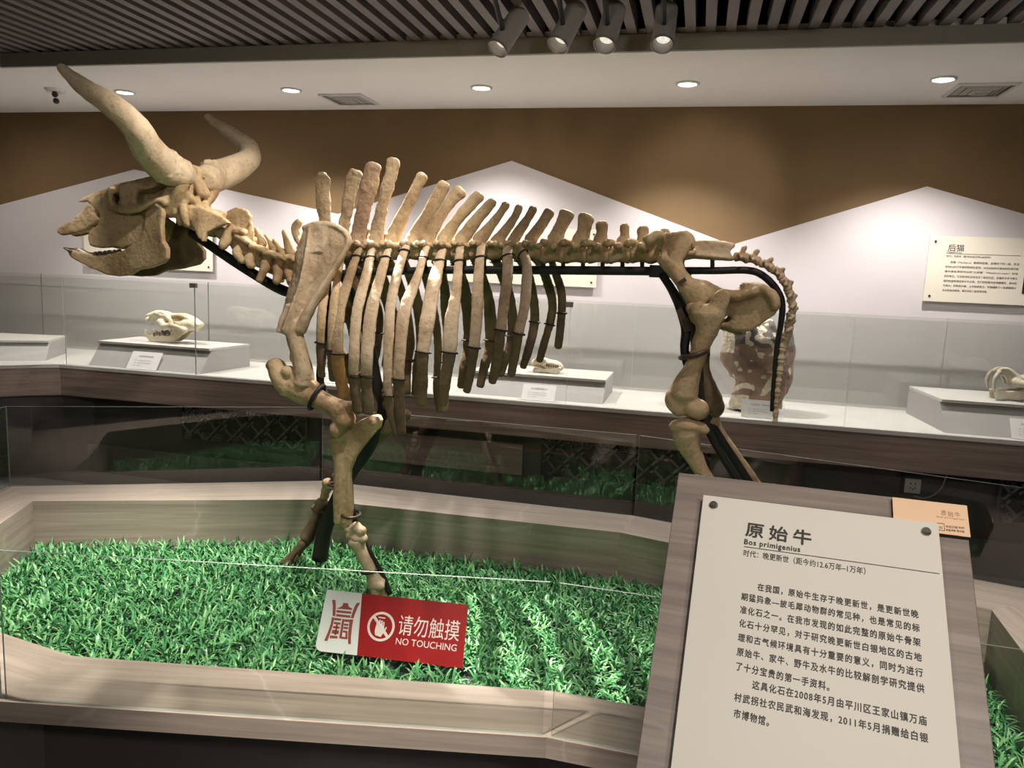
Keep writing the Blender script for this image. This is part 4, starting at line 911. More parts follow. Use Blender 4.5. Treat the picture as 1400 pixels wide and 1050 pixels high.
# --- thoracic and lumbar spine
def vertebra(name, cx, cy, L, r, spine, knobs, tr=.07, mat_='bone', spine_mat=None, flat=4.5, knob_r=6):
    bm = bmesh.new()
    path(bm, [(cx-L, cy, 0, r, r*1.1), (cx-L*.3, cy, 0, r*.8, r*.85), (cx+L*.3, cy, 0, r*.8, r*.85), (cx+L, cy, 0, r, r*1.1)], sub=3)
    path(bm, [(*spine[0], flat), *[(*q, flat) for q in spine[1:-1]], (*spine[-1], flat*1.7)] if False else [(x, y, 0, w_, flat*(1.0 if i else .9)*(1.5 if i == len(spine)-1 else 1)) for i, (x, y, w_) in enumerate(spine)], sub=4)
    x, y, w_ = spine[0]
    path(bm, [(x, y-4, 0, w_*.9, 6), (cx, cy-6, 0, L*.8, 12)], sub=3)
    sb = bmesh.new()
    for kx, ky in knobs: lump(sb, kx, ky, .032, knob_r, 7, knob_r*.8)
    path(sb, [(cx, cy-8, .02, 6, 6), (cx-1, cy-11, tr*.6, 5, 5), (cx-1, cy-13, tr, 5, 5)], sub=2)
    both(sb, Y0); me = bpy.data.meshes.new('t'); sb.to_mesh(me); sb.free(); bm.from_mesh(me); bpy.data.meshes.remove(me)
    return bone(name, bm, mat_, amp=.0036 if mat_ in ('bone_rough', 'bone_red') else .0016, smooth=2)
TH = [  # centre x, spine from base to tip (px, py, half width)
 (420, [(408, 330, 5), (404, 312, 6), (410, 303, 5)]) ,
 (440, [(446, 325, 10), (442, 275, 9.5), (441, 246, 11), (441, 240, 8)]),
 (467, [(468, 322, 10), (474, 290, 8), (482, 248, 9), (486, 235, 9.5)]),
 (488, [(488, 328, 12), (497, 290, 10), (506, 250, 11), (510, 226, 11)]),
 (509, [(513, 328, 12), (522, 285, 8), (533, 245, 8.5), (538, 219, 8)]),
 (532, [(536, 326, 12), (553, 290, 8), (570, 255, 7.5), (578, 241, 8)]),
 (560, [(565, 328, 12), (585, 295, 9), (601, 265, 9), (608, 252, 8.5)]),
 (581, [(584, 328, 11), (600, 298, 8), (619, 272, 8), (630, 261, 10)]),
 (605, [(607, 328, 11), (625, 300, 7.5), (645, 278, 8), (656, 267, 8)]),
 (630, [(631, 328, 11), (648, 305, 8), (666, 284, 7), (674, 276, 6)]),
 (655, [(655, 328, 10), (672, 308, 6.5), (685, 290, 5.5), (692, 280, 6)]),
 (679, [(679, 331, 10), (693, 312, 6), (704, 296, 5), (710, 283, 5.5)]),
 (702, [(701, 330, 9), (713, 312, 6), (722, 298, 5.5), (729, 285, 5.5)]),
 (728, [(724, 330, 10), (737, 312, 7), (746, 299, 7), (752, 289, 7.5)]) ]
for i, (cx, sp) in enumerate(TH):
    sp = [(x, y, w_*(1.12 if k else 1)) for k, (x, y, w_) in enumerate(sp)]
    vertebra('thoracic_vertebra', cx, 346 if i > 1 else 352, 9.5, 10.5, sp, [(cx-9, 333+(i < 2)*6), (cx+9, 336+(i < 2)*6)], .062, 'bone_rough' if i in (1, 2, 4) else 'bone_red' if i == 3 else 'bone')
LU_ = [(757, [(759, 328, 10), (766, 311, 8), (772, 298, 9), (775, 291, 9.5)]), (787, [(795, 328, 10), (799, 313, 8), (801, 301, 9.5), (803, 296, 9.5)]), (818, [(821, 330, 9), (823, 318, 6.5), (823, 309, 7.5), (823, 306, 7.5)]),
       (847, [(853, 332, 9), (854, 322, 5.5), (854, 311, 6), (854, 309, 5.5)]), (877, [(879, 333, 9), (879, 324, 7), (879, 314, 7.5), (879, 312, 7)]), (903, [(905, 332, 9), (907, 324, 7), (909, 316, 7)])]
for cx, sp in LU_:
    sp = [(x, y, w_*1.22) for x, y, w_ in sp]
    vertebra('lumbar_vertebra', cx, 349, 12.5, 12.5, sp, [(cx-13, 331), (cx+14, 332)], .10, 'bone', knob_r=7)

# --- ribs
def rib(rows, ring_y, low='bone_restored_shaded', up='bone_pale', top=None, far=True, near=True, nrng=None):
    ys = np.array([r[1] for r in rows], float); f = (ys-ys[0])/(ys[-1]-ys[0])
    prof = lambda t: float(np.interp(t, [0, .10, .33, .62, 1], [.060, .125, .235, .285, .245]))
    full = [S(r[0], r[1], prof(t), r[2], 3.6) for r, t in zip(rows, f)]
    h = P(rows[0][0]+4, 346, .02); k = depth(h)/F
    pts = [(h[0], h[1], h[2], 5*k, 5*k)]+full
    zc_ = S(rows[-1][0], ring_y, .27, 1)[2]
    out = []
    for s in ([1] if near else [])+([-1] if far else []):
        bm = bmesh.new(); tube(bm, [(p[0], p[1] if s > 0 else 2*Y0-p[1], p[2], p[3], p[4]) for p in pts], seg=16, sub=7)
        o = fuse('rib', bm, [M[up if s > 0 else 'bone_restored_shaded'], M[low]], SK, .0048, 2, .0012, split=lambda c: int(c[2] < zc_)); out.append(o)  # far ribs get the dark tone as painted shade
        Pc = catmull(pts, 12); i0 = int(np.argmin(np.abs(Pc[2:-2, 2]-zc_)))+2
        for ii, gz in ((i0, 1.12), (int(12*1.45), 1.15)):
            b = bmesh.new(); c = Pc[ii, :3].copy(); t_ = Pc[min(ii+1, len(Pc)-1), :3]-Pc[ii-1, :3]
            if s < 0: c[1] = 2*Y0-c[1]; t_[1] = -t_[1]
            torus(b, c, t_, 1.0, .0032, 28, 8, sc=(Pc[ii, 4]*gz+.002, Pc[ii, 3]*gz+.001)); obj('clamp_ring', b, M['wire'], o, True)
    return out
RIBS = [([(452, 352, 6), (447, 380, 7), (440, 430, 7), (438, 480, 6.5), (440, 515, 6)], 470, 'bone_restored_shaded', 'bone'),
        ([(468, 350, 5), (463, 370, 6), (456, 420, 7), (453, 475, 7), (455, 520, 6)], 478, 'bone_restored_shaded', 'bone'),
        ([(490, 344, 6), (480, 372, 7.5), (464, 425, 9), (461, 480, 10), (466, 520, 10), (472, 543, 10)], 484, 'bone_orange', 'bone_rough'),
        ([(508, 344, 6), (501, 375, 8), (488, 428, 8.5), (484, 485, 8), (484, 520, 8), (490, 564, 8)], 513, 'bone_restored_shaded', 'bone_pale'),
        ([(530, 344, 6), (521, 375, 8), (508, 425, 10), (502, 485, 9.5), (501, 520, 9), (504, 565, 8)], 513, 'bone_restored_shaded', 'bone_pale'),
        ([(556, 337, 6), (547, 362, 7), (535, 412, 8), (531, 475, 7.5), (530, 520, 7), (533, 560, 6), (541, 593, 4)], 542, 'bone_restored_shaded', 'bone_pale'),
        ([(583, 340, 5.5), (570, 380, 7), (553, 425, 10), (547, 485, 9), (545, 530, 8.5), (548, 592, 8)], 518, 'bone_restored_shaded', 'bone_pale'),
        ([(604, 345, 7), (594, 385, 10.5), (584, 440, 11.5), (578, 485, 9.5), (577, 520, 9), (576, 554, 8)], 480, 'bone_restored_shaded', 'bone_pale'),
        ([(629, 340, 6.5), (624, 395, 8), (617, 445, 11), (614, 485, 10), (609, 520, 8.5), (605, 553, 7)], 481, 'bone_restored_shaded', 'bone_pale'),
        ([(658, 338, 6.5), (654, 385, 8.5), (652, 430, 9), (648, 475, 8), (643, 510, 7), (638, 535, 5.5)], 473, 'bone_restored_shaded', 'bone_pale'),
        ([(694, 340, 7.5), (694, 375, 8), (689, 415, 8), (684, 455, 8), (679, 495, 8), (673, 523, 6)], 452, 'bone_restored_shaded', 'bone_pale'),
        ([(712, 343, 6), (720, 362, 7.5), (718, 414, 8), (710, 450, 7.5), (704, 485, 7), (699, 513, 5.5)], 454, 'bone_restored_shaded', 'bone_pale')]
for r in RIBS: rib(*r)
bm = bmesh.new(); rws = [(752, 352, 0, 4, 5), (760, 375, -.15, 6, 4), (768, 403, -.20, 6, 4), (767, 440, -.22, 6, 4), (763, 475, -.22, 5.5, 4)]
path(bm, rws, sub=6, seg=16); o = fuse('rib', bm, M['bone_restored_shaded'], SK, .0048, 2, .001); o['label'] = 'dark last rib on the far side'
ring('clamp_ring', (767.5, 428, -.21, 6.5, 4.5), (767, 440, -.21, 6, 4), parent=o)

# --- shoulder and forelegs
def leg_bone(name, bm, mat_, label=None, **kw):
    o = bone(name, bm, mat_, **kw)
    if label: o['label'] = label
    return o
bm = bmesh.new()
def vplate(bm, pts, th):
    """plate whose corners carry their own distance from the midline"""
    prism(bm, [P(x, y, o+th/2) for x, y, o in pts], (0, th, 0))
RG = [(424, 307, .222), (419, 345, .248), (411, 385, .268), (400, 420, .282), (388, 452, .290)]        # crest of the blade
LE = [(414, 316, .215), (404, 345, .215), (399, 375, .218), (387, 420, .225), (378, 452, .245)]
VL = [(446, 306, .220), (436, 345, .226), (427, 385, .236), (417, 420, .245), (408, 455, .25)]
RE = [(474, 320, .222), (470, 347, .232), (447, 385, .245), (428, 414, .252), (412, 452, .258)]
vplate(bm, [(422, 309, .224), (448, 307, .222), (440, 345, .232), (418, 345, .244)], .02)
for A_, B_ in ((LE, RG), (RG, VL), (VL, RE)):
    for i in range(4): vplate(bm, [A_[i], B_[i], B_[i+1], A_[i+1]], .015)
vplate(bm, [(446, 306, .220), (460, 308, .221), (474, 320, .222), (474, 336, .23), (455, 340, .226)], .015)
lump(bm, 446, 318, .218, 6, 6, 8); path(bm, [(416, 312, .218, 4, 5), (433, 306, .22, 4, 5), (459, 309, .222, 4, 5), (475, 322, .224, 4, 5), (476, 334, .228, 4, 6), (466, 354, .235, 4, 6), (444, 390, .247, 5, 8), (424, 422, .256, 6, 9), (410, 452, .262, 8, 10)], sub=4)
path(bm, [tuple(q)+(2.2, 4) for q in RG[:3]]+[tuple(q)+(3, 6) for q in RG[3:]], sub=4)
vplate(bm, [(401, 420, .285), (398, 448, .285), (390, 458, .285), (376, 454, .29), (382, 434, .28), (390, 415, .275)], .014)
path(bm, [(399, 440, .26, 12, 12), (404, 465, .26, 12, 12), (411, 490, .26, 12, 13), (416, 512, .25, 14, 16), (414, 524, .25, 15, 17)], sub=4)
lump(bm, 404, 488, .26, 9); o = leg_bone('scapula', bm, 'bone_pale', 'near shoulder blade', voxel=.0045, smooth=2); mirrored(o, 'scapula', SK, M['bone_restored_shaded'])  # far blade is the same bone with shade in its colour
o['label'] = 'near shoulder blade, broad and pale'
bm = bmesh.new()
path(bm, [(377, 497, .26, 10, 16), (384, 515, .26, 13, 18), (396, 532, .25, 13, 17)], sub=4); lump(bm, 374, 499, .25, 9, 14); lump(bm, 394, 508, .27, 9, 12); lump(bm, 408, 517, .24, 14, 18)
path(bm, [(399, 524, .245, 19, 19), (413, 534, .24, 18, 17), (433, 545, .235, 14, 14), (450, 553, .23, 13, 14), (466, 563, .225, 17, 17)], sub=4)
plate(bm, [(384, 520), (395, 510), (420, 515), (432, 527), (425, 548), (410, 551), (395, 540)], .245, .04)
lump(bm, 463, 586, .225, 11, 18, 13); lump(bm, 472, 574, .22, 13, 20); path(bm, [(468, 556, .215, 8, 9), (485, 556, .21, 7, 9), (493, 562, .21, 5, 8)], sub=3)
o = leg_bone('humerus', bm, 'bone', 'near upper foreleg bone'); mirrored(o, 'humerus', SK, M['bone_restored_shaded'])['label'] = 'far upper foreleg bone, dark'  # far copy darkened to imitate shade
ring('clamp_ring', (433, 543, .235, 17, 17), (450, 553, .23, 14, 14), 'steel', 1.06, .007, parent=o)
bm = bmesh.new()
plate(bm, [(454, 598), (470, 590), (483, 580), (494, 574), (508, 568), (517, 569), (520, 575), (518, 586), (506, 598), (484, 626), (477, 645), (479, 676), (480, 700), (477, 719), (468, 724), (460, 722), (455, 704), (455, 663), (457, 637), (457, 610)], .20, .034)
path(bm, [(462, 600, .20, 10, 15), (466, 640, .20, 9, 12), (466, 680, .20, 10, 13), (467, 712, .20, 11, 14)], sub=4); lump(bm, 513, 576, .20, 8, 11); path(bm, [(456, 602, .2, 7, 14), (474, 596, .2, 8, 16)], sub=2)
o = leg_bone('radius_and_ulna', bm, 'bone', 'near lower foreleg bone with the elbow point')
ring('clamp_ring', (457, 662, .2, 5, 6), (457, 668, .2, 5, 6), 'brown_clamp', 1.4, .006, parent=o)
b = bmesh.new(); p = P(480, 703, .2); torus(b, p, (0.1, 0, 1), 1, .006, 24, 8, sc=(.045, .032)); obj('clamp_ring', b, M['brown_clamp'], o, True)
bm = bmesh.new()
for (x, y, r) in ((478, 722, 7), (487, 720, 7), (494, 726, 7), (480, 731, 7), (489, 735, 8), (497, 737, 6)): lump(bm, x, y, .19, r, r*1.4)
leg_bone('carpal_bones', bm, 'bone_pale', 'near knee bones', smooth=2)
bm = bmesh.new(); path(bm, [(487, 738, .185, 12, 14), (493, 752, .18, 9, 11), (503, 772, .178, 8, 10), (510, 788, .175, 9, 11), (515, 799, .172, 13, 15)], sub=4)
lump(bm, 512, 803, .155, 8); lump(bm, 518, 802, .19, 8); o = leg_bone('metacarpal', bm, 'bone_pale', 'near foreleg cannon bone')
b = bmesh.new(); p = P(505, 780, .177); torus(b, p, (-0.2, 0, 1), 1, .005, 24, 8, sc=(.036, .030)); obj('clamp_ring', b, M['wire'], o, True)
def foot(cx, cy, offm, dirx, mat_h, zt=None):
    """cloven foot: two short toe bones and two hooves on the turf floor, in world space"""
    top = P(cx, cy, offm)
    for s in (-1, 1):
        a = top+np.array([0, s*.022, 0]); g_ = np.array([top[0]+dirx*.075, top[1]+s*.034, ZG+.055]); h_ = g_+np.array([dirx*.05, s*.004, -.02])
        bm = bmesh.new(); tube(bm, [(*a, .022, .020), (*((a+g_)/2), .017, .016), (*g_, .021, .019)], sub=4); bone('toe_bone', bm, mat_h, smooth=2)
        bm = bmesh.new(); hf = h_
        hull(bm, [g_+np.array([-dirx*.022, -.018, .006]), g_+np.array([-dirx*.022, .018, .006]), np.array([g_[0]-dirx*.03, g_[1]-.02, ZG+.002]), np.array([g_[0]-dirx*.03, g_[1]+.02, ZG+.002]),
                  g_+np.array([dirx*.02, -.015, .014]), g_+np.array([dirx*.02, .015, .014]), np.array([g_[0]+dirx*.085, g_[1]-.010, ZG+.002]), np.array([g_[0]+dirx*.085, g_[1]+.010, ZG+.002]), np.array([g_[0]+dirx*.04, g_[1]-.022, ZG+.002]), np.array([g_[0]+dirx*.04, g_[1]+.022, ZG+.002])])
        fuse('hoof', bm, M[mat_h], SK, .005, 3, .0008)
foot(516, 803, .172, .2, 'bone_pale')
# far foreleg, its shade painted in by the dark material
bm = bmesh.new(); path(bm, [(556, 566, -.22, 9, 9), (540, 577, -.22, 13, 13), (515, 598, -.22, 11, 12), (482, 632, -.21, 8, 10), (460, 655, -.20, 10, 11)], sub=4); leg_bone('radius_and_ulna', bm, 'bone_restored_shaded', 'far lower foreleg bone, dark')
bm = bmesh.new()
for (x, y, r) in ((447, 660, 7), (453, 664, 7), (446, 670, 7), (444, 678, 6), (441, 686, 6)): lump(bm, x, y, -.19, r, r*1.4)
leg_bone('carpal_bones', bm, 'bone', 'far knee bones', smooth=2)
bm = bmesh.new(); path(bm, [(441, 686, -.185, 9, 11), (434, 702, -.18, 7, 9), (427, 720, -.175, 8, 9), (420, 735, -.17, 10, 13)], sub=4); o = leg_bone('metacarpal', bm, 'bone_restored_shaded', 'far foreleg cannon bone')
b = bmesh.new(); p = P(436, 696, -.18); torus(b, p, (0.4, 0, 1), 1, .006, 24, 8, sc=(.032, .030)); obj('clamp_ring', b, M['brown_clamp'], o, True)
foot(418, 740, -.17, -.9, 'bone_restored_shaded')

# --- pelvis and hind legs
iof = lambda x, y: float(np.interp(x, [884, 905, 942, 960], [.25, .22, .07, .13])) if y < 352 else float(np.interp(y, [352, 392], [.10, .14]))
bm = bmesh.new(); hb = bmesh.new()
plate(hb, [(899, 322), (905, 318), (914, 317), (922, 316), (934, 315), (941, 321), (947, 332), (938, 350), (933, 358), (937, 368), (946, 380), (953, 388), (942, 396), (934, 392), (922, 380), (910, 365), (902, 350), (897, 338)], iof, .022)
path(hb, [(881, 326, .25, 5, 8), (891, 326, .245, 8, 9), (901, 320, .235, 7, 9), (904, 330, .21, 6, 7)], sub=3); lump(hb, 887, 328, .25, 7, 9, 9)
path(hb, [(936, 318, .06, 5, 6), (944, 326, .055, 6, 7), (946, 338, .06, 5, 6)], sub=3)
path(hb, [(905, 352, .17, 9, 6), (921, 372, .14, 9, 8), (935, 388, .14, 11, 10), (952, 402, .145, 20, 16), (962, 414, .145, 20, 18)], sub=4)
plate(hb, [(936, 388), (950, 381), (966, 383), (984, 392), (1002, 402), (1014, 402), (1018, 396), (1017, 390), (1023, 385), (1030, 388), (1035, 386), (1043, 387), (1053, 396), (1060, 406), (1064, 414), (1064, 422), (1060, 430), (1050, 437), (1036, 447), (1022, 454), (1008, 453), (990, 449), (981, 444), (998, 440), (1001, 434), (995, 430), (985, 438), (975, 440), (965, 428), (950, 416), (940, 408)], .135, .030)
path(hb, [(1040, 392, .15, 6, 10), (1056, 405, .155, 8, 12), (1060, 420, .155, 7, 11)], sub=3); path(hb, [(990, 404, .14, 9, 12), (1010, 405, .145, 8, 11), (1035, 398, .15, 7, 10)], sub=3)
path(hb, [(982, 444, .12, 5, 8), (1005, 452, .06, 5, 8), (1012, 453, .0, 5, 8)], sub=3)
both(hb, Y0); me = bpy.data.meshes.new('t'); hb.to_mesh(me); hb.free(); bm.from_mesh(me); bone('pelvis', bm, 'bone', .006, 4, .0014)
bm = bmesh.new()
plate(bm, [(946, 350), (949, 336), (950, 331), (958, 328), (980, 330), (1002, 334), (1004, 338), (998, 343), (1002, 350), (1004, 356), (985, 355), (960, 352)], 0, .045)
path(bm, [(950, 349, 0, 5, 22), (975, 351, 0, 4.5, 16), (1002, 354, 0, 4, 10)], sub=3); path(bm, [(952, 331, 0, 4, 8), (980, 332, 0, 3.5, 8), (1003, 336, 0, 4, 8)], sub=3); path(bm, [(915, 345, 0, 13, 24), (935, 346, 0, 10, 30), (950, 346, 0, 7, 26)], sub=3)
bone('sacrum', bm, 'bone_pale')
CD = [(1014, 352, 9, 8), (1030, 355, 9, 7), (1048, 363, 9, 7), (1063, 374, 9, 7), (1074, 389, 9, 7), (1080, 405, 8, 6.5), (1083, 420, 8, 6), (1080, 436, 7.5, 7), (1077, 452, 8, 7), (1073, 468, 8, 6.8), (1069, 484, 8, 6.5), (1067, 500, 8, 6.2), (1065, 515, 7, 6), (1063, 530, 7, 5.6), (1062, 545, 7, 5.2), (1061, 559, 7, 5), (1060, 572, 6, 4.6)]
for i, (x, y, L, r) in enumerate(CD):
    a = np.array(CD[max(i-1, 0)][:2], float); c = np.array(CD[min(i+1, len(CD)-1)][:2], float); t_ = (c-a)/np.linalg.norm(c-a); nn = np.array([t_[1], -t_[0]])
    bm = bmesh.new(); L2 = L*.78
    path(bm, [(x-t_[0]*L2, y-t_[1]*L2, 0, r, r), (x, y, 0, r*.62, r*.62), (x+t_[0]*L2, y+t_[1]*L2, 0, r, r)], sub=3)
    if i < 9:
        hs = (12, 11, 9, 8, 7, 6, 5, 4, 3)[i]
        path(bm, [(x, y, 0, r*.5, 3), (x+nn[0]*hs, y+nn[1]*hs, 0, r*.45, 4), (x+nn[0]*(hs+1)+t_[0]*2, y+nn[1]*(hs+1)+t_[1]*2, 0, r*.6, 5)], sub=3)
        sb = bmesh.new(); lump(sb, x-t_[0]*4+nn[0]*4, y-t_[1]*4+nn[1]*4, .022, 3.4); path(sb, [(x, y, .01, 3, 3), (x, y, .03+.002*(9-i), 2.6, 3)], sub=2); both(sb, Y0); me = bpy.data.meshes.new('t'); sb.to_mesh(me); sb.free(); bm.from_mesh(me)
    fuse('caudal_vertebra', bm, M['bone_pale'], SK, .0036, 2, .0008)
# femur
bm = bmesh.new()
lump(bm, 956, 428, .19, 15, 18, 17); lump(bm, 946, 422, .17, 9, 12)
plate(bm, [(973, 406), (980, 398), (990, 394), (1000, 402), (998, 412), (993, 424), (991, 434), (980, 452), (965, 440), (958, 425), (970, 415)], .22, .040)
path(bm, [(968, 428, .21, 24, 20), (967, 450, .21, 16, 17), (960, 468, .21, 13.5, 15), (953, 490, .21, 12, 14), (946, 508, .21, 13, 15), (938, 526, .21, 18, 19), (934, 540, .21, 20, 22)], sub=4)
path(bm, [(918, 538, .21, 8, 11), (918, 550, .21, 9, 13), (930, 562, .21, 10, 16)], sub=3); lump(bm, 955, 560, .215, 15, 17, 15); lump(bm, 946, 556, .20, 15, 24, 15)
o = leg_bone('femur', bm, 'bone', 'near thigh bone'); b = bmesh.new(); p = P(949, 484, .21); torus(b, p, (-.35, 0, 1), 1, .009, 28, 8, sc=(.047, .046)); obj('clamp_ring', b, M['brown_clamp'], o, True)
bm = bmesh.new()
path(bm, [(920, 583, .21, 8, 12), (940, 580, .21, 9, 24), (962, 586, .21, 8, 14)], sub=3); lump(bm, 962, 588, .215, 9, 12, 6)
path(bm, [(938, 592, .21, 20, 22), (941, 606, .21, 17, 18), (948, 622, .21, 13, 15), (957, 640, .21, 10.5, 13), (968, 658, .21, 10, 12), (985, 685, .21, 10, 12), (1000, 706, .21, 14, 15)], sub=4)
leg_bone('tibia', bm, 'bone', 'near shin bone')
def hind_foot(hx, hy, off, mat_, mx, my):
    bm = bmesh.new()
    for (dx, dy, r) in ((0, 6, 9), (5, 16, 9), (-4, 18, 9), (2, 26, 9)): lump(bm, hx+dx, hy+dy, off, r, r*1.3)
    path(bm, [(hx+3, hy+12, off, 8, 9), (hx+14, hy-4, off, 7, 8), (hx+19, hy-14, off, 7, 9)], sub=3); bone('hock_bones', bm, mat_)
    bm = bmesh.new(); path(bm, [(hx+2, hy+30, off, 11, 13), ((hx+mx)/2, (hy+my)/2+10, off, 8, 9), (mx, my, off, 12, 14)], sub=4); bone('metatarsal', bm, mat_); foot(mx, my+4, off, -.5, mat_)
hind_foot(1001, 708, .21, 'bone', 990, 812)
# far hind leg
bm = bmesh.new(); path(bm, [(962, 425, -.19, 16, 18), (962, 455, -.2, 12, 14), (961, 500, -.2, 9, 11), (967, 528, -.2, 12, 14), (974, 548, -.2, 15, 17)], sub=4); lump(bm, 976, 556, -.2, 15, 20, 16); leg_bone('femur', bm, 'bone_restored_shaded', 'far thigh bone, dark')
bm = bmesh.new(); path(bm, [(972, 574, -.2, 13, 16), (980, 588, -.2, 9, 12), (1001, 615, -.2, 6.5, 9), (1030, 655, -.2, 6.5, 9), (1050, 688, -.2, 10, 12)], sub=4); leg_bone('tibia', bm, 'bone', 'far shin bone'); hind_foot(1050, 690, -.2, 'bone_restored_shaded', 1046, 770)

# --- black steel mount
b = bmesh.new(); tube(b, [S(*r) for r in ((476, 372, 0, 5, 9), (520, 372, 0, 5, 9), (570, 370, 0, 5, 9), (640, 369, 0, 5.5, 9), (760, 369.5, 0, 6, 9), (930, 371, 0, 6, 9), (940, 371, 0, 6, 9))], sub=4, roundcap=False)
o = obj('support_bar', b, M['steel'], SK); 
for x in list(np.linspace(500, 905, 16))+[974]:
    b = bmesh.new(); cyl(b, P(x, 372), P(x, 353), .008, seg=10); obj('support_pin', b, M['steel'], o)
b = bmesh.new(); box(b, P(888, 379)+np.array([0, -.035, 0]), P(934, 364)+np.array([0, .035, 0])); obj('bar_sleeve', b, M['steel'], o)
b = bmesh.new(); tube(b, [S(*r) for r in ((935, 370, 0, 5, 7), (980, 370, 0, 5, 7), (1020, 369.5, 0, 5, 7), (1040, 375, 0, 5, 7), (1058, 391, 0, 5, 7), (1069, 412, 0, 4.5, 6), (1068, 440, 0, 4, 6), (1062, 475, 0, 3.5, 5), (1058, 520, 0, 3, 5), (1055, 562, 0, 2.5, 4))], sub=5, roundcap=False); obj('tail_bar', b, M['steel'], SK, True)
b = bmesh.new(); tube(b, [S(*r) for r in ((262, 318, 0, 6, 8), (285, 334, 0, 6, 8), (330, 364, 0, 6.5, 8), (389, 398, 0, 7, 9), (420, 398, 0, 7, 9), (450, 380, 0, 6, 9), (480, 372, 0, 5, 9))], sub=5, roundcap=False); obj('neck_bar', b, M['steel'], SK, True)
def rod(rows, name='leg_rod', **kw):
    b = bmesh.new(); tube(b, [S(*r) for r in rows], sub=5, roundcap=False, **kw); return obj(name, b, M['steel'], SK, True)
rod([(447, 378, .02, 6), (446, 430, .12, 6), (440, 490, .17, 6), (440, 530, .18, 5), (470, 580, .17, 5), (478, 640, .17, 4), (482, 700, .17, 4), (500, 745, .165, 4), (522, 785, .15, 4), (533, 812, .14, 4)])
rod([(470, 378, -.02, 6), (500, 450, -.15, 7), (515, 525, -.20, 8), (524, 560, -.20, 8), (505, 610, -.19, 9), (478, 650, -.18, 9), (458, 690, -.17, 10), (444, 725, -.165, 10), (437, 765, -.16, 11)])
rod([(905, 376, .03, 5), (918, 395, .06, 6), (930, 420, .13, 7), (938, 450, .15, 7), (936, 480, .17, 6), (945, 520, .17, 5), (962, 575, .17, 5), (985, 620, .17, 5), (1015, 670, .17, 5), (1018, 700, .17, 5), (1002, 830, .17, 6)])
rod([(925, 376, -.03, 5), (945, 430, -.15, 7), (955, 500, -.18, 7), (965, 565, -.18, 8), (985, 600, -.17, 6), (1005, 630, -.17, 6), (1030, 670, -.17, 6), (1046, 705, -.17, 6), (1048, 790, -.17, 6)])
b = bmesh.new(); hexa(b, [P(x, y, .14+d) for d in (.035, -.035) for (x, y) in ((924, 425), (931, 420), (943, 442), (935, 448))]); cyl(b, P(938, 434, .16), P(944, 452, .16), .022); obj('hip_bracket', b, M['brown_clamp'], SK)
b = bmesh.new(); hexa(b, [P(x, y, .17+d) for d in (.02, -.01) for (x, y) in ((926, 386), (936, 379), (939, 383), (930, 390))]); obj('pelvis_clamp', b, M['brown_clamp'], SK)

# ------------------------------------------------------------------ exhibits in the wall case
def PY(px, py, y): return ony(px, py, y)
def yplate(bm, pts, y, th): prism(bm, [PY(a, c, y) for a, c in pts], (0, th, 0))
def ytube(bm, rows, **kw):
    out = []
    for (px, py, y, r, *rb) in rows:
        p = PY(px, py, y); k = depth(p)/F; out.append((*p, r*k, (rb[0] if rb else r)*k))
    tube(bm, out, **kw)
def yball(bm, px, py, y, r, ry=None, rz=None):
    p = PY(px, py, y); k = depth(p)/F; ball(bm, p, (r*k, (ry or r)*k, (rz or r)*k))
def mk(conv, l): return [conv(*q) for q in l]
def rest(o, z):
    """lower a thing so that it stands on z"""
    lo = min((c.matrix_world @ Vector(v.co)).z for c in [o]+list(o.children_recursive) if c.type == 'MESH' for v in c.data.vertices)
    o.location.z += z-lo+.0006
# fanged skull
cv = lambda x, y: (180+x/7.778, 410+y/7.782)
ys = 4.92
t = thing('predator_skull', PY(235, 468, ys), 'pale fanged predator skull with open jaws on the left riser', 'skull')
bm = bmesh.new(); s_ = bmesh.new()
yplate(s_, mk(cv, [(152, 225), (170, 190), (190, 160), (240, 148), (290, 128), (330, 138), (372, 180), (350, 215), (330, 235), (300, 240), (285, 225), (230, 205), (195, 205), (170, 215)]), ys-.045, .028)
ytube(s_, [(*cv(300, 235), ys-.06, 5), (*cv(345, 285), ys-.07, 5), (*cv(400, 280), ys-.085, 4), (*cv(470, 290), ys-.095, 3.5), (*cv(540, 320), ys-.08, 3.5), (*cv(575, 330), ys-.06, 4)], sub=4)
ytube(s_, [(*cv(380, 185), ys-.04, 3.5), (*cv(420, 240), ys-.08, 3), (*cv(400, 280), ys-.085, 4)], sub=3)
ytube(s_, [(*cv(175, 205), ys-.04, 3), (*cv(160, 225), ys-.045, 2.5), (*cv(150, 248), ys-.045, 1.2)], sub=3)
both(s_, ys); me = bpy.data.meshes.new('t'); s_.to_mesh(me); s_.free(); bm.from_mesh(me)
ytube(bm, [(*cv(180, 175), ys, 3, 6), (*cv(290, 150), ys, 5, 9), (*cv(370, 175), ys, 5, 10), (*cv(460, 172), ys, 3.5, 8), (*cv(560, 178), ys, 4, 8), (*cv(650, 215), ys, 4, 8), (*cv(735, 275), ys, 4, 8)], sub=4)
ytube(bm, [(*cv(330, 200), ys, 6, 9), (*cv(440, 230), ys, 5, 8), (*cv(560, 270), ys, 8, 11), (*cv(640, 265), ys, 9, 12), (*cv(700, 285), ys, 6, 10)], sub=4)
yball(bm, *cv(610, 265), ys, 11, 13, 9)
fuse('cranium', bm, M['skull_white'], t, .0045, 2, .001)
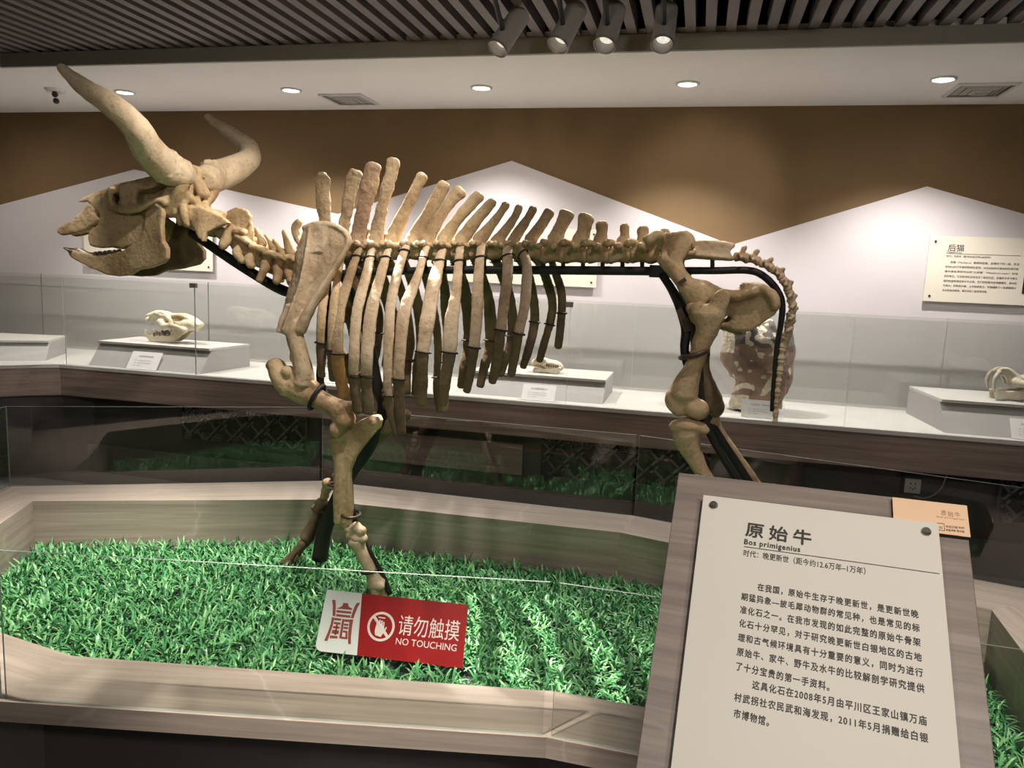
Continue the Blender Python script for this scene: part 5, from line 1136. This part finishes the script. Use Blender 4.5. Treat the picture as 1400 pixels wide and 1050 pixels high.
for s in (1, -1):
    bm = bmesh.new(); yplate(bm, mk(cv, [(118, 350), (150, 385), (205, 382), (240, 388), (400, 385), (412, 340), (440, 305), (480, 300), (560, 335), (575, 350), (520, 385), (470, 432), (415, 456), (250, 452), (190, 440), (145, 395)]), ys-.055, .018)
    ytube(bm, [(*cv(185, 390), ys-.045, 3), (*cv(160, 355), ys-.045, 2.4), (*cv(143, 320), ys-.045, 1.1)], sub=3)
    if s < 0: b2 = mirror_bm(bm, ys); bm.free(); bm = b2
    fuse('jaw', bm, M['skull_white'], t, .0042, 2, .001)
    bm = bmesh.new()
    for k in range(6):
        yball(bm, *cv(240+k*29, 372-(k % 2)*12-k*3), ys-.052 if s > 0 else ys-.052, 2.0, 1.2, 3.2)
    if s < 0: b2 = mirror_bm(bm, ys); bm.free(); bm = b2
    obj('jaw_teeth', bm, M['tooth'], t, True)
bpy.context.view_layer.update(); rest(t, ZC+.17)
# small skull
cv = lambda x, y: (700+x/9.333, 470+y/9.333); ys = 4.95
t = thing('small_skull', PY(747, 502, ys), 'small pale fossil skull on the riser behind the last rib', 'skull')
bm = bmesh.new(); ytube(bm, [(*cv(285, 150), ys, 5, 8), (*cv(360, 120), ys, 6.5, 10), (*cv(470, 140), ys, 5.5, 9), (*cv(570, 160), ys, 5, 7), (*cv(625, 185), ys, 4, 5)], sub=4)
ytube(bm, [(*cv(300, 110), ys-.03, 2.5), (*cv(350, 70), ys-.05, 2.5), (*cv(420, 110), ys-.055, 2.5), (*cv(400, 160), ys-.05, 2.5)], sub=3); fuse('cranium', bm, M['skull_white'], t, .0042, 2, .0014)
for s in (1, -1):
    bm = bmesh.new(); yplate(bm, mk(cv, [(290, 190), (330, 185), (400, 215), (520, 215), (600, 195), (635, 200), (620, 250), (560, 285), (480, 270), (380, 250), (300, 240), (275, 270), (268, 230)]), ys-.05, .018)
    if s < 0: b2 = mirror_bm(bm, ys); bm.free(); bm = b2
    fuse('jaw', bm, M['skull_white'], t, .0042, 2, .0014)
    bm = bmesh.new()
    for k in range(6): yball(bm, *cv(450+k*28, 172+k*3), ys-.045, 1.1, 1.0, 2.2)
    if s < 0: b2 = mirror_bm(bm, ys); bm.free(); bm = b2
    obj('teeth', bm, M['tooth'], t, True)
bpy.context.view_layer.update(); rest(t, ZC+.14)
# sabre-toothed skull
cv = lambda x, y: (1230+x/8.076, 480+y/8.077); ys = 4.93
t = thing('sabre_skull', PY(1395, 542, ys), 'sabre-toothed cat skull on the right riser, cut by the picture edge', 'skull')
bm = bmesh.new(); s_ = bmesh.new()
yplate(s_, mk(cv, [(1090, 195), (1110, 165), (1150, 150), (1205, 152), (1260, 190), (1320, 238), (1400, 262), (1400, 330), (1320, 320), (1270, 360), (1210, 330), (1180, 250), (1130, 215)]), ys-.045, .03)
ytube(s_, [(*cv(1290, 300), ys-.05, 6), (*cv(1400, 330), ys-.08, 5), (*cv(1550, 340), ys-.095, 4.5), (*cv(1650, 370), ys-.07, 5)], sub=4)
ytube(s_, [(*cv(1110, 195), ys-.05, 3.2), (*cv(1065, 250), ys-.055, 3), (*cv(1045, 310), ys-.055, 2.4), (*cv(1042, 370), ys-.05, 1.6), (*cv(1060, 420), ys-.045, .8)], sub=4)
both(s_, ys); me = bpy.data.meshes.new('t'); s_.to_mesh(me); s_.free(); bm.from_mesh(me)
ytube(bm, [(*cv(1130, 190), ys, 4, 8), (*cv(1200, 180), ys, 5, 9), (*cv(1320, 265), ys, 6, 10), (*cv(1480, 285), ys, 10, 13), (*cv(1600, 320), ys, 10, 12), (*cv(1680, 380), ys, 5, 8)], sub=4); fuse('cranium', bm, M['skull_grey'], t, .0045, 2, .0012)
for s in (1, -1):
    bm = bmesh.new(); yplate(bm, mk(cv, [(1062, 400), (1100, 395), (1190, 405), (1350, 400), (1450, 370), (1560, 330), (1590, 380), (1560, 440), (1500, 505), (1380, 510), (1190, 490), (1160, 505), (1068, 505)]), ys-.055, .02)
    if s < 0: b2 = mirror_bm(bm, ys); bm.free(); bm = b2
    fuse('jaw', bm, M['skull_grey'], t, .0045, 2, .0012)
bm = bmesh.new()
for k in range(6): ytube(bm, [(*cv(1085+k*18, 400), ys-.05+.004*k, 1.2), (*cv(1090+k*18, 360), ys-.05+.004*k, .7)], sub=1)
obj('front_teeth', bm, M['tooth_white'], t, True)
bpy.context.view_layer.update(); rest(t, ZC+.175)
# fossil boulder
cv = lambda x, y: (970+x/6.179, 430+y/6.176); ys = 4.92
M['rock_brown'] = mat('brown_matrix', (0.33, 0.225, 0.17), 0.85, color2=(0.20, 0.13, 0.10), scale=9, bump=.6, bscale=40, detail=6)
M['rock_grey'] = mat('grey_matrix', (0.16, 0.135, 0.12), 0.8, var=.4, scale=10, bump=.6, bscale=40)
M['rock_pale'] = mat('exposed_bone', (0.74, 0.66, 0.52), 0.7, var=.3, scale=30, bump=.8, bscale=60)
bm = bmesh.new()
prof = [(60, 440, 60), (95, 445, 120), (140, 420, 205), (180, 395, 262), (250, 403, 292), (340, 416, 297), (460, 436, 266), (560, 444, 236), (690, 412, 200), (770, 392, 206), (800, 390, 206)]
tube(bm, [(*PY(*cv(c, y), ys), h/6.179*4.8/F, .14*min(1, h/230)) for y, c, h in prof], seg=40, sub=5, roundcap=False)
def rock_split(c):
    px = np.array(c)-CAM; zz = px@fwd; u = 700+F*(px@right)/zz; v = 525-F*(px@upv)/zz; x = (u-970)*6.179; y = (v-430)*6.176
    n_ = noise.noise(Vector(c)*9); n2 = noise.noise(Vector(c)*22+Vector((5, 1, 2)))
    lim = 255+(x-200)*.12+40*n_
    if x < 205+30*n_ and 150 < y < 330: return 2
    if y < lim: return 2 if (n2 > .12 and 300 < x < 560) else 1
    if y > 690 and x < 330: return 2
    if abs(x-(620-(y-420)*.62)) < 34+20*n2 and 420 < y < 700: return 2
    if y > 590 and abs(y-(640-30*math.sin((x-210)/180*PI))) < 22 and x < 380: return 2
    if n2 > .42: return 2
    return 0
o = fuse('fossil_boulder', bm, [M['rock_brown'], M['rock_grey'], M['rock_pale']], None, .007, 1, .006, 14, split=rock_split)
tag(o, 'brown boulder with pale bone showing, standing in the case behind the tail', 'fossil'); pivot(o); o.location.z += ZC+.0006-o.location.z
